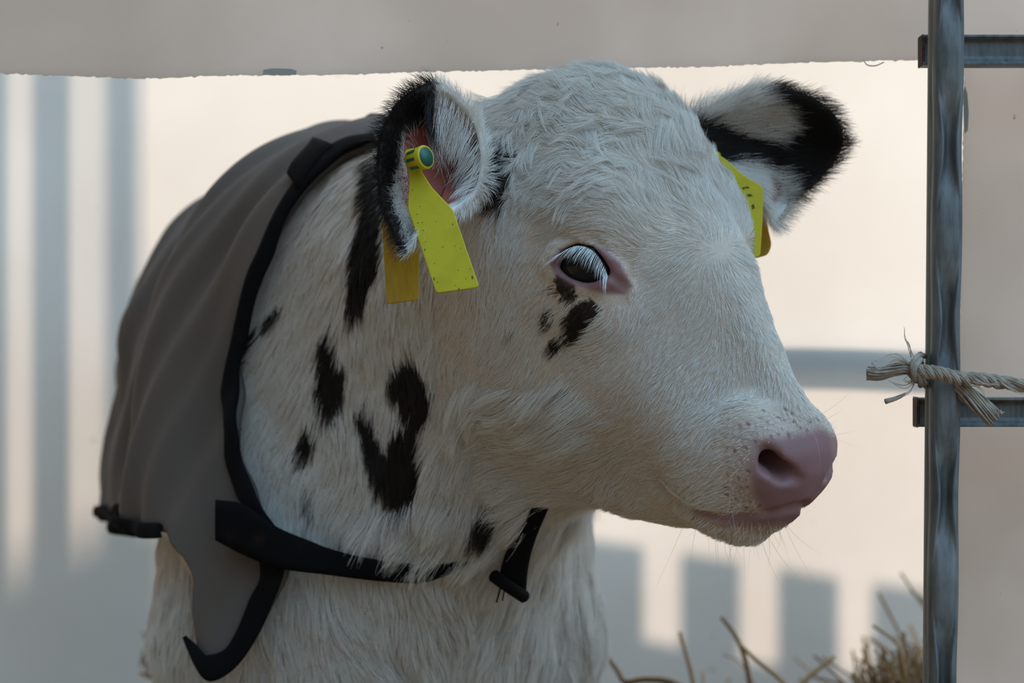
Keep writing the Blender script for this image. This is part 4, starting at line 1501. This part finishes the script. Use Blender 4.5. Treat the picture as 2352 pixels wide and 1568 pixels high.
V, F = tube(catmull([P(1984, 139, YPAN), P(1992, 149, YPAN - .002), P(2010, 151, YPAN - .003), P(2030, 143, YPAN - .001)], 5), .0004, 6)
child('peeling_sliver', V, F, tape_mat, panel)
green_tape = principled('grey_green_residue', (.30, .32, .29), rough=.7)
V = [P(*q, YPAN - .0005) for q in [(2216, 196), (2222, 215), (2225, 260), (2223, 300), (2216, 306), (2213, 250), (2212, 215)]]
V = V + [v + np.array([0, .0006, 0]) for v in V]
F = [tuple(range(7))[::-1], tuple(range(7, 14))] + [(i, (i + 1) % 7, 7 + (i + 1) % 7, 7 + i) for i in range(7)]
child('tape_residue', V, F, green_tape, panel, False)['label'] = 'grey-green tape residue'

# ================================================================== ROPE
rope_mat = principled('sisal', (.38, .33, .28), rough=.9, spec=.1, noise=(160, (.24, .19, .15), .4, .7, (1, 1, 1)))
rope = empty('baler_twine', tuple(P(2115, 850, -.01)), 'beige sisal twine knotted round the gate post above the lower rail', 'rope')


def twisted(path, R, turns, n_strand=3, seg=60, frac=.55):
    path = catmull(path, max(2, seg // (len(path) - 1)))
    T = np.gradient(path, axis=0); T /= np.linalg.norm(T, axis=1)[:, None]
    N = np.cross(T[0], [0, 1, .2]); N /= np.linalg.norm(N)
    fr = []
    for t in T:
        N = N - t * (N @ t); N /= np.linalg.norm(N); fr.append((N.copy(), np.cross(t, N)))
    out = []
    for j in range(n_strand):
        q = []
        for i, p in enumerate(path):
            a = 2 * PI * (turns * i / len(path) + j / n_strand)
            r_ = R * frac if np.isscalar(R) else R[i] * frac
            q.append(p + r_ * (math.cos(a) * fr[i][0] + math.sin(a) * fr[i][1]))
        out.append((np.array(q)))
    return out


def rope_piece(name, path, R, turns, parent, ns=3, sub_=9):
    pcs = []
    for q in twisted(path, R, turns, ns):
        for w_ in range(sub_):                       # each strand is a few yarns
            T = np.gradient(q, axis=0); T /= np.linalg.norm(T, axis=1)[:, None]
            A = np.cross(T, [.1, 1, .3]); A /= np.linalg.norm(A, axis=1)[:, None]; B = np.cross(T, A)
            ph = 2 * PI * w_ / sub_ + np.linspace(0, 9, len(q))[:, None]
            pcs.append(tube(q + R * .40 * (np.cos(ph) * A + np.sin(ph) * B), R * .20, 6))
    V, F = merge(*pcs)
    return child(name, V, F, rope_mat, parent)


def rope_tail(path, R):
    pcs = []
    path = catmull(path, 10)
    T = np.gradient(path, axis=0); T /= np.linalg.norm(T, axis=1)[:, None]
    A = np.cross(T, [.1, 1, .3]); A /= np.linalg.norm(A, axis=1)[:, None]; B = np.cross(T, A)
    for k in range(46):
        rr = R * math.sqrt((k + .5) / 46) * .92; a0 = k * 2.4
        n_ = len(path) - random.choice([0, 0, 1, 2, 3, 5]); ph = a0 + np.linspace(0, 1.0, len(path))[:n_, None]
        fl_ = 1 + .12 * np.sin(np.linspace(0, 9, len(path))[:n_, None] + k)
        pcs.append(tube(path[:n_] + rr * fl_ * (np.cos(ph) * A[:n_] + np.sin(ph) * B[:n_]), R * .15 * random.uniform(.7, 1.3), 5))
    V, F = merge(*pcs)
    return child('twine_tail', V, F, rope_mat, rope)


rope_piece('twine', [P(2106, 836, .030), P(2104, 850, .002), P(2112, 852, -.010), P(2150, 856, -.0135), P(2200, 868, -.0095), P(2260, 872, .002), P(2360, 886, .006), P(2700, 925, .004)], .0042, 6.5, rope)
rope_tail([P(2108, 868, -.002), P(2085, 845, -.004), P(2050, 850, -.005), P(2020, 857, -.005), P(1990, 858, -.004)], .0042)
rope_tail([P(2185, 872, .010), P(2215, 898, .002), P(2245, 925, -.001), P(2286, 966, -.002)], .0058)
rope_piece('knot', [P(2118, 818, .022), P(2108, 826, -.004), P(2102, 850, -.012), P(2112, 875, -.006), P(2122, 882, .020)], .0030, 1.2, rope)
L_ = []
for a, b, c, d in [((2095, 820), (2085, 790), (2079, 775), (2078, 752)), ((2100, 845), (2070, 820), (2045, 815), (2022, 828)), ((2100, 835), (2060, 828), (2040, 838), (2030, 850)), ((2105, 870), (2090, 900), (2060, 915), (2032, 922)),
                   ((2105, 868), (2080, 885), (2055, 880), (2040, 870)), ((2020, 845), (2005, 835), (2008, 828), (2030, 832)), ((2100, 868), (2090, 878), (2075, 872), (2090, 862)), ((2235, 870), (2260, 880), (2275, 885), (2300, 880)),
                   ((2225, 880), (2250, 890), (2258, 900), (2262, 912)), ((2290, 950), (2296, 945), (2300, 946), (2310, 945)), ((2300, 880), (2320, 895), (2340, 900), (2360, 905))]:
    for j in range(3):
        g_ = lambda q, y: P(q[0] + random.gauss(0, 2.5), q[1] + random.gauss(0, 2.5), y + random.gauss(0, .001))
        L_.append(catmull([g_(a, -.006), g_(b, -.008), g_(c, -.008), g_(d, -.008)], 4))
strands('frayed_fibres', L_, .00028, (.50, .43, .36), rope, .8)
for ch in rope.children:
    if ch.name.startswith('frayed'): ch.location = -rope.location; 
V, F = tube(catmull([P(2080, 903, -.006), P(2062, 913, -.007), P(2033, 922, -.008)], 4), [.0006, .0008, .0011, .0012, .0012, .0014, .0015, .0016, .0017][:9], 8)
child('frayed_end', V, F, rope_mat, rope)

# ================================================================== WALL, FENCE BEHIND, GROUND
YW = 1.15
xc = P(340, 0, YW)[0]
ang = math.radians(33)
WH = 1.9
d_left = np.array([-math.cos(ang), -math.sin(ang), 0])


def left_pt(px, z):
    """point of the slanting left wall seen in column px"""
    k_ = (px - 1176) * K
    # x = k (y+1.5); x = xc - c t ; y = YW - s t
    t = (xc - k_ * (YW + 1.5)) / (math.cos(ang) - k_ * math.sin(ang))
    return np.array([xc, YW, 0]) + d_left * t + np.array([0, 0, z])


def slab(a, b, z0, z1, th, name, mat):
    a = np.array(a[:2]); b = np.array(b[:2]); d = (b - a) / np.linalg.norm(b - a); nrm = np.array([-d[1], d[0]])
    nrm = nrm if nrm[1] > 0 else -nrm
    V = [(*q, z) for z in (z0, z1) for q in (a, b, b + nrm * th, a + nrm * th)]
    return mesh_obj(name, V, [(3, 2, 1, 0), (4, 5, 6, 7), (0, 1, 5, 4), (1, 2, 6, 5), (2, 3, 7, 6), (3, 0, 4, 7)], mat, None, False)


# curved one-piece back wall: gentle outward bow, rounded corner into the left side
def wall_strip(name, xy, mat, z0=0.0, z1=WH):
    n = len(xy)
    V = [(x, y, z) for z in (z0, z1) for x, y in xy]
    F = [(i, i + 1, n + i + 1, n + i) for i in range(n - 1)]
    ob = mesh_obj(name, V, F, mat, None, True)
    return ob


wb_ = wall_strip('wall_back', [(x, YW) for x in np.linspace(xc, 1.7, 40)], wall_mat); wb_['kind'] = 'structure'
e2 = np.array([xc, YW]) + d_left[:2] * 1.1
wl_ = wall_strip('wall_left', [tuple(np.array([xc, YW]) + d_left[:2] * t) for t in np.linspace(1.1, 0, 20)], wall_mat); wl_['kind'] = 'structure'

sv = np.array(SUNV)
def behind(p, dy):
    return p + sv * (dy / sv[1])


wood = principled('grey_wood', (.22, .17, .12), rough=.8, noise=(20, (.14, .11, .08), .4, .7, (4, 4, .5)))
fence = empty('slatted_fence', (P(1750, 0, YW)[0] + .05, YW + .25, 0), 'low slatted fence behind the white wall, seen as bluish bars of shade below the muzzle', 'fence')
for x0, x1, t0_, t1_ in [(1352, 1478, 1238, 1256), (1568, 1700, 1268, 1290), (1792, 1925, 1304, 1328), (2008, 2140, 1338, 1358), (2228, 2360, 1372, 1392), (1130, 1262, 1205, 1222)]:
    c_ = [behind(P(x, y, YW), .22) for x, y in ((x0, t0_), (x1, t1_))]
    c_[0] = c_[0].copy(); c_[1] = c_[1].copy()
    V = [(c_[0][0], c_[0][1], 0.12), (c_[1][0], c_[1][1], 0.12), tuple(c_[1]), tuple(c_[0])]
    V = V + [(x, y + .012, z) for x, y, z in V]
    child('slat', V, [(0, 1, 2, 3), (7, 6, 5, 4), (0, 4, 5, 1), (1, 5, 6, 2), (2, 6, 7, 3), (3, 7, 4, 0)], wood, fence, False)
q = [(1120, 1425), (1478, 1468), (1700, 1515), (1925, 1545), (2360, 1600)]
top = [behind(P(x, y, YW), .235) for x, y in q]
V = [tuple(p) for p in top] + [(p[0], p[1], .10) for p in top]
V = V + [(x, y + .018, z) for x, y, z in V]
n_ = 5
F = [(i, i + 1, n_ + i + 1, n_ + i) for i in range(4)] + [(10 + i, 15 + i, 16 + i, 11 + i) for i in range(4)] + [(i, 10 + i, 11 + i, i + 1) for i in range(4)] + [(5 + i, 6 + i, 16 + i, 15 + i) for i in range(4)]
child('bottom_board', V, F, wood, fence, False)
pipe_mat = metal('pipe_metal', (.25, .27, .28), (.4, .42, .43))
V, F = tube(catmull([behind(P(1150, 838, YW), .023), behind(P(1750, 845, YW), .023), behind(P(2120, 856, YW), .023), behind(P(2900, 905, YW), .023)], 8), .0195, 20)
pipe = mesh_obj('rail_pipe', V, F, pipe_mat); tag(pipe, 'horizontal pipe behind the white wall, seen as a blue-grey band beside the nose', 'pipe')
bars = []
for x0, x1, dy in [(-36, 16, .12), (86, 160, .12), (254, 312, .16)]:
    a = behind(left_pt(x0, .2), dy); b = behind(left_pt(x1, .2), dy)
    V = [(a[0], a[1], 0), (b[0], b[1], 0), (b[0], b[1] + .02, 0), (a[0], a[1] + .02, 0), (a[0], a[1], 2.15), (b[0], b[1], 2.15), (b[0], b[1] + .02, 2.15), (a[0], a[1] + .02, 2.15)]
    ob = mesh_obj('fence_post', V, [(3, 2, 1, 0), (4, 5, 6, 7), (0, 1, 5, 4), (1, 2, 6, 5), (2, 3, 7, 6), (3, 0, 4, 7)], wood, None, False); bars.append(ob)
for ob, lb in zip(bars, ['post behind the wall whose blue shade touches the left border of the picture', 'post behind the wall with the widest blue shade left of the blanket', 'post behind the wall with a soft shade just left of the blanket']):
    tag(ob, lb, 'post', 'posts shading the left wall')

# a straw bale added unseen behind the left wall to shade its lower half
blocker_mat = principled('blocker_straw', (.42, .29, .13), rough=.9, noise=(60, (.24, .15, .06), .35, .7, (1, 1, 5)), bump=(200, .8, .01, (1, 1, 4)))
bq = behind(left_pt(120, P(0, 1400, .95)[2]), .95)
V, F = box(-1.75, bq[0] + .33, bq[1] - .1, bq[1] + .4, 0, bq[2])
blocker = mesh_obj('sun_blocker', V, F, blocker_mat, None, False); bevel(blocker, .02, 3)
tag(blocker, 'straw bale added unseen behind the left wall to shade its foot', 'straw bale')
for y_ in (.14, .36):
    zz = bq[2]
    V, F = tube([(-1.754, bq[1] - .1 + y_, 0), (-1.754, bq[1] - .1 + y_, zz + .002), (bq[0] + .332, bq[1] - .1 + y_, zz + .002), (bq[0] + .332, bq[1] - .1 + y_, 0)], .002, 6)
    mesh_obj('string', V, F, rope_mat, blocker)

floor_mat = principled('strawy_floor', (.40, .23, .105), rough=.95, noise=(30, (.22, .16, .09), .35, .7, (1, 1, 1)), bump=(120, .6, .01, (1, 1, 1)))
fl_ = mesh_obj('ground', [(-6, -8, 0), (6, -8, 0), (6, 6, 0), (-6, 6, 0)], [(0, 1, 2, 3)], floor_mat, None, False); fl_['kind'] = 'structure'

# ---------------------------------------------------------------- straw
straw_mat = principled('straw', (.38, .23, .08), rough=.55, noise=(25, (.20, .10, .035), .35, .7, (1, 1, 1)))
straw_dark = principled('brown_straw', (.14, .07, .025), rough=.65, noise=(25, (.26, .15, .055), .35, .7, (1, 1, 1)))


def straws(n, fn, r0, r1, mat, name):
    pcs = []
    for _ in range(n):
        c, d, ln = fn()
        d = np.array(d); d /= np.linalg.norm(d)
        b_ = np.array([random.gauss(0, .12), random.gauss(0, .12), random.gauss(0, .12)])
        pcs.append(tube([c, c + d * ln * .5 + b_ * ln * .2, c + d * ln], random.uniform(r0, r1), 5))
    V, F = merge(*pcs)
    return mesh_obj(name, V, F, mat)


def heap_pt():
    x = random.uniform(.02, 1.0); y = random.uniform(.66, .99)
    top = .222 + .13 * sstep(.28, .52, x) * sstep(.6, .8, y) - .12 * sstep(.15, -.1, x)
    z = random.uniform(.0, 1) ** .35 * top
    return np.array([x, y, z]), (random.gauss(0, 1), random.gauss(0, 1), abs(random.gauss(0, .35))), random.uniform(.05, .14)


hp = straws(5200, heap_pt, .0010, .0022, straw_mat, 'straw_heap')
tag(hp, 'heap of golden straw against the foot of the white wall', 'straw', kind='stuff')


def clump_pt():
    a = np.array([P(2075, 1500, .55)[0], .55, .30]) + np.array([random.gauss(.035, .035), random.gauss(0, .05), .055 - .33 * random.random() ** 2])
    return a, (random.gauss(-.15, .8), random.gauss(0, .6), abs(random.gauss(.5, .5))), random.uniform(.02, .055)


cl = straws(2000, clump_pt, .0007, .0015, straw_dark, 'straw_tuft')
tag(cl, 'tangled brown straw tuft beside the bottom of the gate post', 'straw', kind='stuff')


def stalk(px, r, label, Y=.55, mat=straw_mat):
    pts = np.array([P(x, y, Y + i * .01) for i, (x, y) in enumerate(px)])
    pts = catmull(pts, 3)
    pts = np.vstack([[pts[0] * [1, 1, 0] + [0, .03, .01]], pts])
    V, F = tube(pts, np.linspace(r * .85, r * .62, len(pts)), 6)
    o_ = pts[0]
    ob = mesh_obj('straw_stalk', np.array(V) - o_, F, mat); ob.location = o_
    tag(ob, label, 'straw stalk', 'straw stalks standing up from the heap')


stalk([(1600, 1660), (1592, 1568), (1575, 1500), (1561, 1452)], .0028, 'upright golden straw stalk below the chin')
stalk([(1735, 1670), (1722, 1568), (1708, 1500), (1686, 1455), (1658, 1418)], .0031, 'tallest bent brown straw stalk between the chin and the post', mat=straw_dark)
stalk([(1850, 1640), (1800, 1568), (1740, 1518), (1695, 1475)], .0026, 'thin straw leaning against the tallest bent stalk', .53)
stalk([(1790, 1640), (1845, 1568), (1880, 1535), (1916, 1508)], .0032, 'thick golden straw leaning right towards the post')
stalk([(1750, 1600), (1700, 1522), (1660, 1503)], .0012, 'faint short straw left of the tallest bent stalk', .75)
stalk([(1600, 1600), (1540, 1566), (1480, 1560), (1436, 1566), (1418, 1540), (1392, 1505)], .0036, 'broad brown straw leaf at the bottom right of the calf chest', mat=straw_dark)
stalk([(1612, 1640), (1614, 1568), (1614, 1542)], .0018, 'short stub of straw right of the upright stalk', .7)
stalk([(2085, 1600), (2070, 1500), (2050, 1468), (2005, 1436)], .0020, 'arching straw at the top of the brown tuft', .5)
stalk([(2000, 1640), (1998, 1568), (1990, 1520), (1980, 1490)], .0018, 'short straw left of the brown tuft', .6)
stalk([(2070, 1600), (2040, 1548), (2010, 1490)], .0018, 'slanting straw in front of the brown tuft', .52)
stalk([(395, 1640), (380, 1540), (362, 1470), (342, 1432)], .0024, 'curved golden straw left of the calf leg', .75)
stalk([(420, 1600), (360, 1562), (322, 1545)], .0028, 'low golden straw pointing left beside the calf leg', .75)


def ear_pt():
    a = P(368, 1535, .95) + np.array([random.gauss(0, .006), random.gauss(0, .01), random.gauss(0, .014)])
    return a, (random.gauss(0, .6), random.gauss(0, .6), 1), random.uniform(.008, .02)


eo = straws(70, ear_pt, .0010, .0020, straw_mat, 'grain_husk'); tag(eo, 'pale cluster of grain husks in the straw left of the calf leg', 'straw', kind='stuff')
lf = straws(2400, lambda: (np.array([random.uniform(-.36, .9), random.uniform(-.6, .95), random.uniform(0, .03)]), (random.gauss(0, 1), random.gauss(0, 1), random.gauss(0, .1)), random.uniform(.06, .18)), .001, .002, straw_mat, 'loose_straw')
tag(lf, 'loose straw bedding spread thinly on the ground', 'straw', kind='stuff')
